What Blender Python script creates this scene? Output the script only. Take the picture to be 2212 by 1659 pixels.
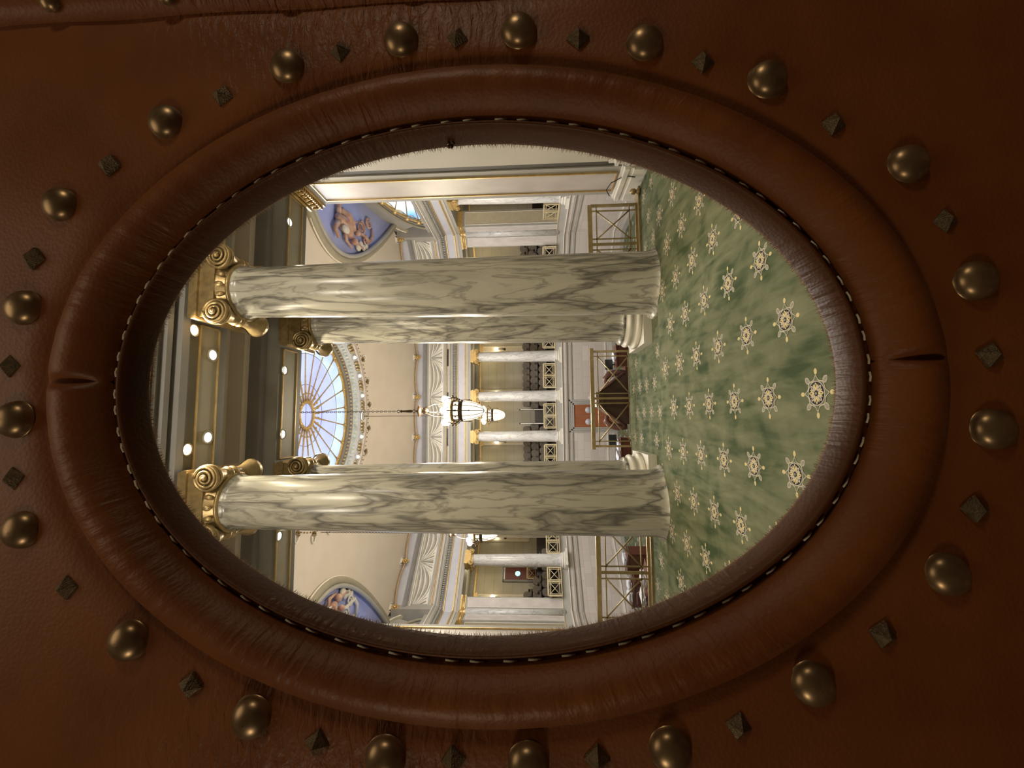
import bpy, bmesh, math, random
from mathutils import Vector, Matrix
from math import sin, cos, pi, radians, atan, atan2, sqrt, hypot
random.seed(7)
for o in list(bpy.data.objects): bpy.data.objects.remove(o)
SC = bpy.context.scene
COL = SC.collection

# ------------------------------------------------------------------ camera
F = 915.0; yaw = atan(80.5/915); pitch = radians(2.95); rl = 0.013
cd = bpy.data.cameras.new('camera'); cam = bpy.data.objects.new('camera', cd); COL.objects.link(cam)
fw = Vector((sin(yaw)*cos(pitch), cos(yaw)*cos(pitch), sin(pitch)))
Rv = Vector((cos(yaw), -sin(yaw), 0)); Uv = Rv.cross(fw)
ax = (-Uv - rl*Rv).normalized(); ay = (Rv - rl*Uv).normalized(); az = ax.cross(ay)
M = Matrix((ax, ay, az)).transposed().to_4x4(); M.translation = Vector((-0.363, 0, 1.6))
cam.matrix_world = M
cd.sensor_width = 36; cd.lens = 36*F/2212; cd.clip_start = 0.01; cd.clip_end = 200
SC.camera = cam
# ------------------------------------------------------------------ world, exposure
w = bpy.data.worlds.new('world'); SC.world = w; w.use_nodes = True
w.node_tree.nodes['Background'].inputs[0].default_value = (0.55, 0.62, 0.8, 1)
w.node_tree.nodes['Background'].inputs[1].default_value = 0.03
vs = SC.view_settings; vs.view_transform = 'Standard'; vs.look = 'None'; vs.exposure = 1.4; vs.gamma = 1.0; vs.use_curve_mapping = False
SC.cycles.max_bounces = 6; SC.cycles.diffuse_bounces = 3; SC.cycles.glossy_bounces = 3
SC.cycles.transparent_max_bounces = 8; SC.cycles.sample_clamp_indirect = 4.0
SC.cycles.caustics_reflective = False; SC.cycles.caustics_refractive = False

def lamp(name, kind, loc, energy, color, size=0.1, target=None, spot=None):
    l = bpy.data.lights.new(name, kind); l.energy = energy; l.color = color
    if kind == 'AREA': l.shape = 'DISK'; l.size = size
    else: l.shadow_soft_size = size
    if kind == 'SPOT': l.spot_size = radians(spot or 120); l.spot_blend = 0.6
    o = bpy.data.objects.new(name, l); COL.objects.link(o); o.location = loc
    if target is not None:
        o.rotation_euler = (Vector(target)-Vector(loc)).to_track_quat('-Z', 'Y').to_euler()
    return o
# vestibule (camera side) side lamps, plus an added fill overhead
lamp('vestibule_lamp', 'POINT', (1.25, -0.66, 1.95), 6.2, (1.0, 0.76, 0.50), 0.13)
lamp('vestibule_lamp', 'POINT', (-1.90, -0.72, 1.95), 7.2, (1.0, 0.76, 0.50), 0.13)
lamp('vestibule_fill', 'POINT', (-0.33, -0.30, 3.0), 5.6, (1.0, 0.76, 0.5), 0.45)  # unseen fill added to brighten the leather, not a real fixture
# hall ceiling downlights
for lx, ly in ((0.612, 7.56), (-0.564, 7.58), (3.2, 7.56), (-2.384, 7.59), (0.621, 5.79), (-0.554, 5.78)):
    lamp('downlight_beam', 'SPOT', (lx, ly, 6.17), 45, (1.0, 0.86, 0.62), 0.06, (lx, ly, 0), 130)
for lx in (0.92, -0.76):
    lamp('spotlight_beam', 'SPOT', (lx, 5.22, 6.1), 60, (1.0, 0.84, 0.6), 0.07, (lx, 4.6, 0), 140)
for lx in (-2.6, 0.1, 2.6):
    lamp('hall_fill', 'POINT', (lx, 2.6, 5.6), 50, (1.0, 0.89, 0.72), 0.2)  # unseen fill points added to brighten the hall and its ceiling
# chandeliers
CHAND = ((0.0, 14.1), (0.0, 24.7), (-5.35, 19.4), (5.35, 19.4))
for lx, ly in CHAND:
    lamp('chandelier_glow', 'POINT', (lx, ly, 4.95), 350, (1.0, 0.86, 0.66), 0.35)
# daylight coming down through the skylight and the two lunette windows
sl_ = lamp('skylight_daylight', 'AREA', (0, 19.4, 11.95), 620, (0.80, 0.86, 1.0), 5.0, (0, 19.4, 0))
# warm point lights in the gallery
for lx, ly, lz in ((-5, 34.2, 5.4), (0, 34.2, 5.4), (5, 34.2, 5.4), (-10.6, 31.2, 5.4), (10.8, 31.2, 5.4), (14.2, 22, 5.2), (-14.2, 22, 5.2)):
    lamp('gallery_glow', 'POINT', (lx, ly-0.6, lz), 24, (1.0, 0.82, 0.5), 0.25)

# ------------------------------------------------------------------ materials
def srgb(r, g, b):
    f = lambda c: (c/255/12.92) if c/255 <= 0.04045 else ((c/255+0.055)/1.055)**2.4
    return (f(r), f(g), f(b), 1)
def new_mat(name):
    m = bpy.data.materials.new(name); m.use_nodes = True
    nt = m.node_tree; b = nt.nodes['Principled BSDF']
    return m, nt, b
def N(nt, t, **kw):
    n = nt.nodes.new(t)
    for k, v in kw.items():
        if k in n.inputs: n.inputs[k].default_value = v
        else: setattr(n, k, v)
    return n
def mapped(nt, scale=(1, 1, 1), coord='Object', rot=(0, 0, 0)):
    tc = nt.nodes.new('ShaderNodeTexCoord'); mp = nt.nodes.new('ShaderNodeMapping')
    mp.inputs['Scale'].default_value = scale; mp.inputs['Rotation'].default_value = rot
    nt.links.new(tc.outputs[coord], mp.inputs[0]); return mp
def ramp(nt, fac, stops):
    r = nt.nodes.new('ShaderNodeValToRGB'); e = r.color_ramp.elements
    e[0].position = stops[0][0]; e[0].color = stops[0][1]; e[1].position = stops[-1][0]; e[1].color = stops[-1][1]
    for p, c in stops[1:-1]:
        x = e.new(p); x.color = c
    nt.links.new(fac, r.inputs[0]); return r
def noisy(name, c1, c2, scale=4, rough=0.6, metal=0.0, bump=0.0, bscale=None, stretch=(1, 1, 1), detail=4, spec=0.5):
    m, nt, b = new_mat(name); mp = mapped(nt, stretch)
    n = N(nt, 'ShaderNodeTexNoise', Scale=scale, Detail=detail); nt.links.new(mp.outputs[0], n.inputs['Vector'])
    r = ramp(nt, n.outputs[0], [(0.32, c1), (0.68, c2)]); nt.links.new(r.outputs[0], b.inputs['Base Color'])
    b.inputs['Roughness'].default_value = rough; b.inputs['Metallic'].default_value = metal
    b.inputs['Specular IOR Level'].default_value = spec
    if bump:
        n2 = N(nt, 'ShaderNodeTexNoise', Scale=bscale or scale*6, Detail=3); nt.links.new(mp.outputs[0], n2.inputs['Vector'])
        bp = N(nt, 'ShaderNodeBump', Strength=bump, Distance=0.01); nt.links.new(n2.outputs[0], bp.inputs['Height']); nt.links.new(bp.outputs[0], b.inputs['Normal'])
    return m
def emis(name, col, strength):
    m, nt, b = new_mat(name); b.inputs['Base Color'].default_value = col
    b.inputs['Emission Color'].default_value = col; b.inputs['Emission Strength'].default_value = strength
    b.inputs['Roughness'].default_value = 0.3
    return m

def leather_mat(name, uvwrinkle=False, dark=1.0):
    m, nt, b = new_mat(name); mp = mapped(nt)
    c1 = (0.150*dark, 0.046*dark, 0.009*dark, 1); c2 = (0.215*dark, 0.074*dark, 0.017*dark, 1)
    n = N(nt, 'ShaderNodeTexNoise', Scale=14, Detail=5); nt.links.new(mp.outputs[0], n.inputs['Vector'])
    r = ramp(nt, n.outputs[0], [(0.3, c1), (0.7, c2)]); nt.links.new(r.outputs[0], b.inputs['Base Color'])
    b.inputs['Roughness'].default_value = 0.5; b.inputs['Specular IOR Level'].default_value = 0.4
    v = N(nt, 'ShaderNodeTexVoronoi', Scale=420); nt.links.new(mp.outputs[0], v.inputs['Vector'])
    bp = N(nt, 'ShaderNodeBump', Strength=0.22, Distance=0.0006); nt.links.new(v.outputs[0], bp.inputs['Height'])
    # creases
    if uvwrinkle:
        mp2 = mapped(nt, (170, 1.6, 1), 'UV')
        n2 = N(nt, 'ShaderNodeTexNoise', Scale=1.0, Detail=3, Distortion=0.4); nt.links.new(mp2.outputs[0], n2.inputs['Vector'])
        mask = N(nt, 'ShaderNodeTexNoise', Scale=9.0, Detail=1); nt.links.new(mp.outputs[0], mask.inputs['Vector'])
        dist = 0.0016
    else:
        mp2 = mapped(nt, (55, 55, 190), 'Object', (0, radians(38), 0))
        n2 = N(nt, 'ShaderNodeTexNoise', Scale=1.0, Detail=4, Distortion=0.9); nt.links.new(mp2.outputs[0], n2.inputs['Vector'])
        # the worn, grained parts of the hide lie beside the upper half of the window
        mask = None; dist = 0.0042
        sp_ = nt.nodes.new('ShaderNodeSeparateXYZ'); nt.links.new(mp.outputs[0], sp_.inputs[0])
        s1 = N(nt, 'ShaderNodeMath', operation='SUBTRACT'); s1.inputs[1].default_value = 0.146; nt.links.new(sp_.outputs[0], s1.inputs[0])
        s2 = N(nt, 'ShaderNodeMath', operation='ABSOLUTE'); nt.links.new(s1.outputs[0], s2.inputs[0])
        m1 = N(nt, 'ShaderNodeMapRange'); m1.inputs['From Min'].default_value = 0.17; m1.inputs['From Max'].default_value = 0.25; nt.links.new(s2.outputs[0], m1.inputs['Value'])
        s3 = N(nt, 'ShaderNodeMath', operation='SUBTRACT'); s3.inputs[1].default_value = 1.74; nt.links.new(sp_.outputs[2], s3.inputs[0])
        s4 = N(nt, 'ShaderNodeMath', operation='ABSOLUTE'); nt.links.new(s3.outputs[0], s4.inputs[0])
        m2_ = N(nt, 'ShaderNodeMapRange'); m2_.inputs['From Min'].default_value = 0.16; m2_.inputs['From Max'].default_value = 0.05; nt.links.new(s4.outputs[0], m2_.inputs['Value'])
        mm = N(nt, 'ShaderNodeMath', operation='MULTIPLY'); nt.links.new(m1.outputs[0], mm.inputs[0]); nt.links.new(m2_.outputs[0], mm.inputs[1])
    mr = N(nt, 'ShaderNodeMapRange'); mr.inputs['From Min'].default_value = 0.44; mr.inputs['From Max'].default_value = 0.62
    if mask: nt.links.new(mask.outputs[0], mr.inputs['Value']); mo = mr
    else: mo = mm
    mu = N(nt, 'ShaderNodeMath', operation='MULTIPLY'); nt.links.new(n2.outputs[0], mu.inputs[0]); nt.links.new(mo.outputs[0], mu.inputs[1])
    bp2 = N(nt, 'ShaderNodeBump', Strength=0.75, Distance=dist); nt.links.new(mu.outputs[0], bp2.inputs['Height'])
    nt.links.new(bp.outputs[0], bp2.inputs['Normal']); nt.links.new(bp2.outputs[0], b.inputs['Normal'])
    return m

def marble_mat(name, base, vein, base2, zs=0.35, tilt=0.35, thin=0.035, amount=0.75):
    m, nt, b = new_mat(name)
    tc = nt.nodes.new('ShaderNodeTexCoord'); oi = nt.nodes.new('ShaderNodeObjectInfo')
    ad = N(nt, 'ShaderNodeVectorMath', operation='MULTIPLY_ADD'); 
    rs = N(nt, 'ShaderNodeVectorMath', operation='SCALE'); rs.inputs['Scale'].default_value = 0.13
    nt.links.new(oi.outputs['Location'], rs.inputs[0])
    av = N(nt, 'ShaderNodeVectorMath', operation='ADD'); nt.links.new(tc.outputs['Object'], av.inputs[0]); nt.links.new(oi.outputs['Location'], av.inputs[1])
    mp = nt.nodes.new('ShaderNodeMapping'); mp.inputs['Scale'].default_value = (1.5, 1.5, zs); mp.inputs['Rotation'].default_value = (tilt, tilt*0.6, 0)
    nt.links.new(av.outputs[0], mp.inputs[0])
    warp = N(nt, 'ShaderNodeTexNoise', Scale=1.5, Detail=3); nt.links.new(mp.outputs[0], warp.inputs['Vector'])
    sub = N(nt, 'ShaderNodeVectorMath', operation='SUBTRACT'); sub.inputs[1].default_value = (0.5, 0.5, 0.5); nt.links.new(warp.outputs['Color'], sub.inputs[0])
    sc = N(nt, 'ShaderNodeVectorMath', operation='SCALE'); sc.inputs['Scale'].default_value = 0.9; nt.links.new(sub.outputs[0], sc.inputs[0])
    a2 = N(nt, 'ShaderNodeVectorMath', operation='ADD'); nt.links.new(mp.outputs[0], a2.inputs[0]); nt.links.new(sc.outputs[0], a2.inputs[1])
    def ridge(scale, width, detail=4):
        n = N(nt, 'ShaderNodeTexNoise', Scale=scale, Detail=detail, Roughness=0.55); nt.links.new(a2.outputs[0], n.inputs['Vector'])
        s = N(nt, 'ShaderNodeMath', operation='SUBTRACT'); s.inputs[1].default_value = 0.5; nt.links.new(n.outputs[0], s.inputs[0])
        ab = N(nt, 'ShaderNodeMath', operation='ABSOLUTE'); nt.links.new(s.outputs[0], ab.inputs[0])
        r = ramp(nt, ab.outputs[0], [(0.0, (1, 1, 1, 1)), (width*0.4, (0.55, 0.55, 0.55, 1)), (width, (0, 0, 0, 1))]); return r
    r1 = ridge(1.7, thin*1.3); r2 = ridge(3.7, thin, 6)
    patch = N(nt, 'ShaderNodeTexNoise', Scale=1.3, Detail=4); nt.links.new(a2.outputs[0], patch.inputs['Vector'])
    pr = ramp(nt, patch.outputs[0], [(0.35, base), (0.62, base2)])
    mx = N(nt, 'ShaderNodeMath', operation='MAXIMUM'); nt.links.new(r1.outputs[0], mx.inputs[0])
    m2 = N(nt, 'ShaderNodeMath', operation='MULTIPLY'); m2.inputs[1].default_value = 0.6; nt.links.new(r2.outputs[0], m2.inputs[0]); nt.links.new(m2.outputs[0], mx.inputs[1])
    m3 = N(nt, 'ShaderNodeMath', operation='MULTIPLY'); m3.inputs[1].default_value = amount; nt.links.new(mx.outputs[0], m3.inputs[0])
    mix = N(nt, 'ShaderNodeMix', data_type='RGBA'); nt.links.new(m3.outputs[0], mix.inputs[0]); nt.links.new(pr.outputs[0], mix.inputs[6]); mix.inputs[7].default_value = vein
    nt.links.new(mix.outputs[2], b.inputs['Base Color']); b.inputs['Roughness'].default_value = 0.25
    return m

MAT = {}
MAT['leather'] = leather_mat('brown leather')
MAT['leather_roll'] = leather_mat('brown leather roll', True)
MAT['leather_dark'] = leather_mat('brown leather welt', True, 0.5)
MAT['brass_nail'] = noisy('antique brass', (0.20, 0.14, 0.075, 1), (0.32, 0.23, 0.125, 1), 90, 0.34, 0.7)
MAT['brass_stud'] = noisy('dark brass', (0.10, 0.078, 0.045, 1), (0.17, 0.13, 0.075, 1), 300, 0.45, 0.6, 0.3, 900)
MAT['thread'] = noisy('pale thread', (0.85, 0.82, 0.62, 1), (0.95, 0.92, 0.75, 1), 50, 0.3, 0.0)
MAT['marble_shaded'] = marble_mat('shaded marble', (0.52, 0.495, 0.42, 1), (0.07, 0.064, 0.06, 1), (0.34, 0.325, 0.275, 1), zs=0.24, tilt=0.10, thin=0.042, amount=0.85)  # near columns: the hall's warm shade is put into this darker base
MAT['marble_lit'] = marble_mat('lit veined marble', (0.72, 0.70, 0.67, 1), (0.24, 0.23, 0.24, 1), (0.60, 0.58, 0.55, 1), zs=0.45, tilt=0.5, thin=0.03, amount=0.5)  # same stone, with the brighter chamber light put into the base
MAT['white_stone'] = noisy('white stone', (0.70, 0.66, 0.58, 1), (0.8, 0.76, 0.68, 1), 3, 0.35)
MAT['gold'] = noisy('gilding', (0.50, 0.34, 0.13, 1), (0.68, 0.48, 0.20, 1), 8, 0.38, 0.55)
MAT['gold_old'] = noisy('aged gilding', (0.26, 0.19, 0.09, 1), (0.42, 0.30, 0.14, 1), 12, 0.36, 0.6)
MAT['bronze'] = noisy('dark bronze', (0.08, 0.055, 0.035, 1), (0.16, 0.11, 0.07, 1), 12, 0.35, 0.8)
MAT['brass_rail'] = noisy('brass rail', (0.32, 0.24, 0.12, 1), (0.42, 0.33, 0.17, 1), 10, 0.33, 0.6)
MAT['cream_rail'] = noisy('cream metal', (0.60, 0.50, 0.30, 1), (0.7, 0.6, 0.38, 1), 10, 0.4, 0.2)
MAT['taupe'] = noisy('taupe paint', (0.175, 0.16, 0.13, 1), (0.2, 0.185, 0.15, 1), 3, 0.6)
MAT['taupe_light'] = noisy('olive paint', (0.30, 0.265, 0.19, 1), (0.34, 0.30, 0.21, 1), 3, 0.55)
MAT['gap_shade'] = noisy('umber gap shade', (0.07, 0.062, 0.048, 1), (0.085, 0.075, 0.058, 1), 3, 0.6)
MAT['grey'] = noisy('grey paint', (0.36, 0.34, 0.31, 1), (0.40, 0.38, 0.34, 1), 2, 0.55)
MAT['grey_dark'] = noisy('slate paint', (0.20, 0.19, 0.18, 1), (0.23, 0.22, 0.21, 1), 2, 0.55)
MAT['warm_wall'] = noisy('warm plaster', (0.50, 0.46, 0.38, 1), (0.54, 0.49, 0.41, 1), 1.5, 0.6)
MAT['cream'] = noisy('cream plaster', (0.66, 0.58, 0.49, 1), (0.70, 0.62, 0.53, 1), 1, 0.65)
MAT['white'] = noisy('white paint', (0.74, 0.70, 0.62, 1), (0.80, 0.76, 0.68, 1), 2, 0.5)
MAT['lavender'] = noisy('lavender paint', (0.50, 0.50, 0.55, 1), (0.56, 0.55, 0.59, 1), 2.2, 0.55)
MAT['sky_mural'] = noisy('blue mural', (0.30, 0.34, 0.68, 1), (0.42, 0.45, 0.74, 1), 0.5, 0.6)
MAT['panel'] = noisy('pink grey panel', (0.50, 0.44, 0.41, 1), (0.60, 0.54, 0.50, 1), 3, 0.4, stretch=(1, 1, 0.6))
MAT['jamb'] = noisy('ochre panel', (0.50, 0.43, 0.30, 1), (0.56, 0.48, 0.35, 1), 5, 0.5)
MAT['gallery_wall'] = noisy('olive wall', (0.33, 0.29, 0.21, 1), (0.37, 0.33, 0.24, 1), 1.2, 0.6)
MAT['mahogany'] = noisy('mahogany', (0.09, 0.026, 0.015, 1), (0.15, 0.042, 0.024, 1), 4, 0.3, stretch=(1, 1, 6))
MAT['door_wood'] = noisy('reddish door', (0.27, 0.085, 0.035, 1), (0.36, 0.12, 0.05, 1), 3, 0.35, stretch=(1, 1, 0.3))
MAT['walnut'] = noisy('dark walnut', (0.03, 0.015, 0.009, 1), (0.06, 0.03, 0.018, 1), 6, 0.35, stretch=(1, 1, 0.3))
MAT['scroll'] = noisy('plum wood', (0.11, 0.05, 0.045, 1), (0.17, 0.08, 0.07, 1), 6, 0.3)
MAT['seat'] = noisy('brown upholstery', (0.10, 0.08, 0.06, 1), (0.17, 0.14, 0.105, 1), 9, 0.7)
MAT['seat_dark'] = noisy('seat frame', (0.04, 0.032, 0.028, 1), (0.06, 0.05, 0.04, 1), 9, 0.5)
MAT['paper'] = noisy('paper', (0.75, 0.75, 0.78, 1), (0.85, 0.85, 0.88, 1), 9, 0.6)
MAT['black'] = noisy('black plastic', (0.015, 0.015, 0.016, 1), (0.03, 0.03, 0.03, 1), 9, 0.3)
MAT['figure'] = noisy('painted bronze relief', (0.36, 0.17, 0.12, 1), (0.62, 0.42, 0.32, 1), 2.5, 0.45)
MAT['figure_pale'] = noisy('pale relief', (0.55, 0.50, 0.42, 1), (0.70, 0.64, 0.56, 1), 2.5, 0.5)
MAT['leaf'] = noisy('grey green relief', (0.30, 0.31, 0.26, 1), (0.50, 0.50, 0.42, 1), 5, 0.5)
MAT['felt'] = noisy('brown felt', (0.42, 0.30, 0.22, 1), (0.6, 0.48, 0.38, 1), 60, 0.9)
MAT['glow_warm'] = emis('lit globe', (1.0, 0.88, 0.66, 1), 3)
MAT['glow_bowl'] = emis('lit glass bowl', (1.0, 0.96, 0.82, 1), 0.75)
MAT['glow_spot'] = emis('lit spotlight', (1.0, 0.90, 0.70, 1), 14)
MAT['glow_disc'] = emis('lit downlight', (0.95, 0.98, 0.90, 1), 1.0)
MAT['glow_port'] = emis('lit porthole', (0.45, 0.85, 0.95, 1), 0.45)

def stone_mat():
    m, nt, b = new_mat('coursed stone'); mp = mapped(nt, (1, 1, 1))
    # combine x+y so that every wall direction gets courses
    se = nt.nodes.new('ShaderNodeSeparateXYZ'); nt.links.new(mp.outputs[0], se.inputs[0])
    ad = N(nt, 'ShaderNodeMath', operation='ADD'); nt.links.new(se.outputs[0], ad.inputs[0]); nt.links.new(se.outputs[1], ad.inputs[1])
    co = nt.nodes.new('ShaderNodeCombineXYZ'); nt.links.new(ad.outputs[0], co.inputs[0]); nt.links.new(se.outputs[2], co.inputs[1])
    br = nt.nodes.new('ShaderNodeTexBrick'); nt.links.new(co.outputs[0], br.inputs['Vector'])
    br.inputs['Scale'].default_value = 1; br.inputs['Brick Width'].default_value = 1.15; br.inputs['Row Height'].default_value = 0.48
    br.inputs['Mortar Size'].default_value = 0.008
    br.inputs['Color1'].default_value = (0.62, 0.55, 0.50, 1); br.inputs['Color2'].default_value = (0.52, 0.455, 0.41, 1); br.inputs['Mortar'].default_value = (0.38, 0.33, 0.29, 1)
    nt.links.new(br.outputs[0], b.inputs['Base Color']); b.inputs['Roughness'].default_value = 0.55
    return m
MAT['stone'] = stone_mat()

def carpet_mat():
    m, nt, b = new_mat('green carpet'); mp = mapped(nt, (1, 1, 1))
    n = N(nt, 'ShaderNodeTexNoise', Scale=2.2, Detail=6, Distortion=0.8); nt.links.new(mp.outputs[0], n.inputs['Vector'])
    mp2 = mapped(nt, (9, 2.0, 1), 'Object', (0, 0, 0.5)); n2 = N(nt, 'ShaderNodeTexNoise', Scale=1.2, Detail=4, Distortion=0.5); nt.links.new(mp2.outputs[0], n2.inputs['Vector'])
    ad = N(nt, 'ShaderNodeMath', operation='ADD'); nt.links.new(n.outputs[0], ad.inputs[0]); nt.links.new(n2.outputs[0], ad.inputs[1])
    hf = N(nt, 'ShaderNodeMath', operation='MULTIPLY'); hf.inputs[1].default_value = 0.5; nt.links.new(ad.outputs[0], hf.inputs[0])
    r = ramp(nt, hf.outputs[0], [(0.36, (0.05, 0.072, 0.036, 1)), (0.5, (0.125, 0.138, 0.082, 1)), (0.66, (0.19, 0.19, 0.12, 1))])
    nt.links.new(r.outputs[0], b.inputs['Base Color']); b.inputs['Roughness'].default_value = 0.95; b.inputs['Specular IOR Level'].default_value = 0.1
    n3 = N(nt, 'ShaderNodeTexNoise', Scale=220, Detail=2); nt.links.new(mp.outputs[0], n3.inputs['Vector'])
    bp = N(nt, 'ShaderNodeBump', Strength=0.5, Distance=0.004); nt.links.new(n3.outputs[0], bp.inputs['Height']); nt.links.new(bp.outputs[0], b.inputs['Normal'])
    return m
MAT['carpet'] = carpet_mat()
for k, c in dict(c_cream=(0.50, 0.45, 0.36, 1), c_grey=(0.30, 0.29, 0.24, 1), c_green=(0.15, 0.17, 0.11, 1), c_navy=(0.03, 0.03, 0.05, 1), c_yellow=(0.60, 0.50, 0.26, 1)).items():
    MAT[k] = noisy('carpet '+k[2:], tuple(x*0.85 for x in c[:3])+(1,), c, 60, 0.95, spec=0.1)

def sky_glass(name, top, low, strength, sc):
    m, nt, b = new_mat(name); mp = mapped(nt, (1, 1, 1))
    n = N(nt, 'ShaderNodeTexNoise', Scale=sc, Detail=3); nt.links.new(mp.outputs[0], n.inputs['Vector'])
    r = ramp(nt, n.outputs[0], [(0.35, top), (0.65, low)])
    nt.links.new(r.outputs[0], b.inputs['Emission Color']); b.inputs['Emission Strength'].default_value = strength
    b.inputs['Base Color'].default_value = (0.1, 0.1, 0.15, 1); b.inputs['Roughness'].default_value = 0.25
    return m
MAT['skylight'] = sky_glass('skylight glass', (0.40, 0.44, 0.92, 1), (0.52, 0.62, 0.98, 1), 0.50, 0.35)
MAT['skylight_edge'] = sky_glass('pale skylight glass', (0.48, 0.62, 1.0, 1), (0.66, 0.82, 1.0, 1), 0.46, 0.9)
MAT['sky_window'] = sky_glass('sky window glass', (0.10, 0.30, 0.85, 1), (0.75, 0.9, 1.0, 1), 0.75, 0.45)

def glass_mat():
    m, nt, b = new_mat('thin window glass'); nt.nodes.remove(b)
    out = nt.nodes['Material Output']; t = nt.nodes.new('ShaderNodeBsdfTransparent'); g = N(nt, 'ShaderNodeBsdfGlossy', Roughness=0.02)
    t.inputs[0].default_value = (0.97, 0.98, 0.97, 1)
    fr = N(nt, 'ShaderNodeFresnel', IOR=1.25); mx = nt.nodes.new('ShaderNodeMixShader')
    nt.links.new(fr.outputs[0], mx.inputs[0]); nt.links.new(t.outputs[0], mx.inputs[1]); nt.links.new(g.outputs[0], mx.inputs[2]); nt.links.new(mx.outputs[0], out.inputs[0])
    return m
MAT['glass'] = glass_mat()

# ------------------------------------------------------------------ mesh helpers
class MB:
    def __init__(s): s.v = []; s.f = []; s.mi = []; s.sm = []; s.uv = None
    def add(s, vs, fs, mi=0, smooth=False):
        o = len(s.v); s.v += [tuple(v) for v in vs]
        for f in fs: s.f.append(tuple(i+o for i in f)); s.mi.append(mi); s.sm.append(smooth)
        return s
    def box(s, c, d, mi=0, rz=0.0):
        x, y, z = d[0]/2, d[1]/2, d[2]/2; ca, sa = cos(rz), sin(rz)
        vs = []
        for k in range(8):
            px = x if k & 1 else -x; py = y if k & 2 else -y; pz = z if k & 4 else -z
            vs.append((c[0]+px*ca-py*sa, c[1]+px*sa+py*ca, c[2]+pz))
        return s.add(vs, [(0, 2, 3, 1), (4, 5, 7, 6), (0, 1, 5, 4), (2, 6, 7, 3), (0, 4, 6, 2), (1, 3, 7, 5)], mi)
    def b2(s, a, b, mi=0):
        return s.box(((a[0]+b[0])/2, (a[1]+b[1])/2, (a[2]+b[2])/2), (abs(b[0]-a[0]), abs(b[1]-a[1]), abs(b[2]-a[2])), mi)
    def tube(s, pts, r, n=8, mi=0, closed=False, smooth=True, flat=1.0, up=None):
        P = [Vector(p) for p in pts]; L = len(P); rr = r if isinstance(r, (list, tuple)) else [r]*L
        ups = Vector(up) if up else None; vs = []; pu = None
        for i in range(L):
            if closed: t = P[(i+1) % L]-P[i-1]
            else: t = P[min(i+1, L-1)]-P[max(i-1, 0)]
            if t.length < 1e-9: t = Vector((0, 0, 1))
            t.normalize()
            a = ups if ups else (pu if pu else (Vector((0, 0, 1)) if abs(t.z) < 0.9 else Vector((1, 0, 0))))
            u = a - t*a.dot(t)
            if u.length < 1e-6: u = Vector((1, 0, 0)) - t*t.x
            u.normalize(); w_ = t.cross(u); pu = u
            for k in range(n):
                an = 2*pi*k/n; vs.append(P[i]+u*(cos(an)*rr[i]*flat)+w_*(sin(an)*rr[i]))
        fs = []
        for i in range(L if closed else L-1):
            j = (i+1) % L
            for k in range(n): fs.append((i*n+k, i*n+(k+1) % n, j*n+(k+1) % n, j*n+k))
        if not closed: fs += [tuple(range(n))[::-1], tuple((L-1)*n+k for k in range(n))]
        return s.add(vs, fs, mi, smooth)
    def lathe(s, prof, n=24, c=(0, 0, 0), mi=0, smooth=True, axis='z', cap=True):
        vs = []
        for r, h in prof:
            for k in range(n):
                a = 2*pi*k/n
                if axis == 'z': vs.append((c[0]+r*cos(a), c[1]+r*sin(a), c[2]+h))
                elif axis == 'y': vs.append((c[0]+r*cos(a), c[1]+h, c[2]+r*sin(a)))
                else: vs.append((c[0]+h, c[1]+r*cos(a), c[2]+r*sin(a)))
        fs = []
        for i in range(len(prof)-1):
            for k in range(n):
                q = (i*n+k, i*n+(k+1) % n, (i+1)*n+(k+1) % n, (i+1)*n+k); fs.append(q)
        if cap: fs += [tuple(range(n))[::-1], tuple((len(prof)-1)*n+k for k in range(n))]
        return s.add(vs, fs, mi, smooth)
    def ball(s, c, r, mi=0, n=12, sz=(1, 1, 1)):
        vs = []; fs = []; m = n//2
        for i in range(m+1):
            t = pi*i/m
            for k in range(n):
                a = 2*pi*k/n; vs.append((c[0]+r*sz[0]*sin(t)*cos(a), c[1]+r*sz[1]*sin(t)*sin(a), c[2]+r*sz[2]*cos(t)))
        for i in range(m):
            for k in range(n): fs.append((i*n+k, (i+1)*n+k, (i+1)*n+(k+1) % n, i*n+(k+1) % n))
        return s.add(vs, fs, mi, True)
    def prism(s, poly, y0, y1, mi=0, plane='xz'):
        n = len(poly)
        f = (lambda p, h: (p[0], h, p[1])) if plane == 'xz' else ((lambda p, h: (p[0], p[1], h)) if plane == 'xy' else (lambda p, h: (h, p[0], p[1])))
        vs = [f(p, y0) for p in poly]+[f(p, y1) for p in poly]
        fs = [tuple(range(n))[::-1], tuple(range(n, 2*n))]+[(i, (i+1) % n, n+(i+1) % n, n+i) for i in range(n)]
        return s.add(vs, fs, mi)
    def build(s, name, mats, parent=None, loc=None, recalc=True, uvs=None):
        me = bpy.data.meshes.new(name); me.from_pydata(s.v, [], s.f)
        for m in (mats if isinstance(mats, (list, tuple)) else [mats]): me.materials.append(MAT[m] if isinstance(m, str) else m)
        me.polygons.foreach_set('material_index', s.mi); me.polygons.foreach_set('use_smooth', s.sm)
        if uvs is not None:
            ul = me.uv_layers.new(name='UVMap')
            for lp in me.loops: ul.data[lp.index].uv = uvs[lp.vertex_index]
        if recalc:
            bm = bmesh.new(); bm.from_mesh(me); bmesh.ops.recalc_face_normals(bm, faces=bm.faces); bm.to_mesh(me); bm.free()
        me.update()
        o = bpy.data.objects.new(name, me); COL.objects.link(o)
        if parent: o.parent = parent
        if loc: o.location = loc
        return o
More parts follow.
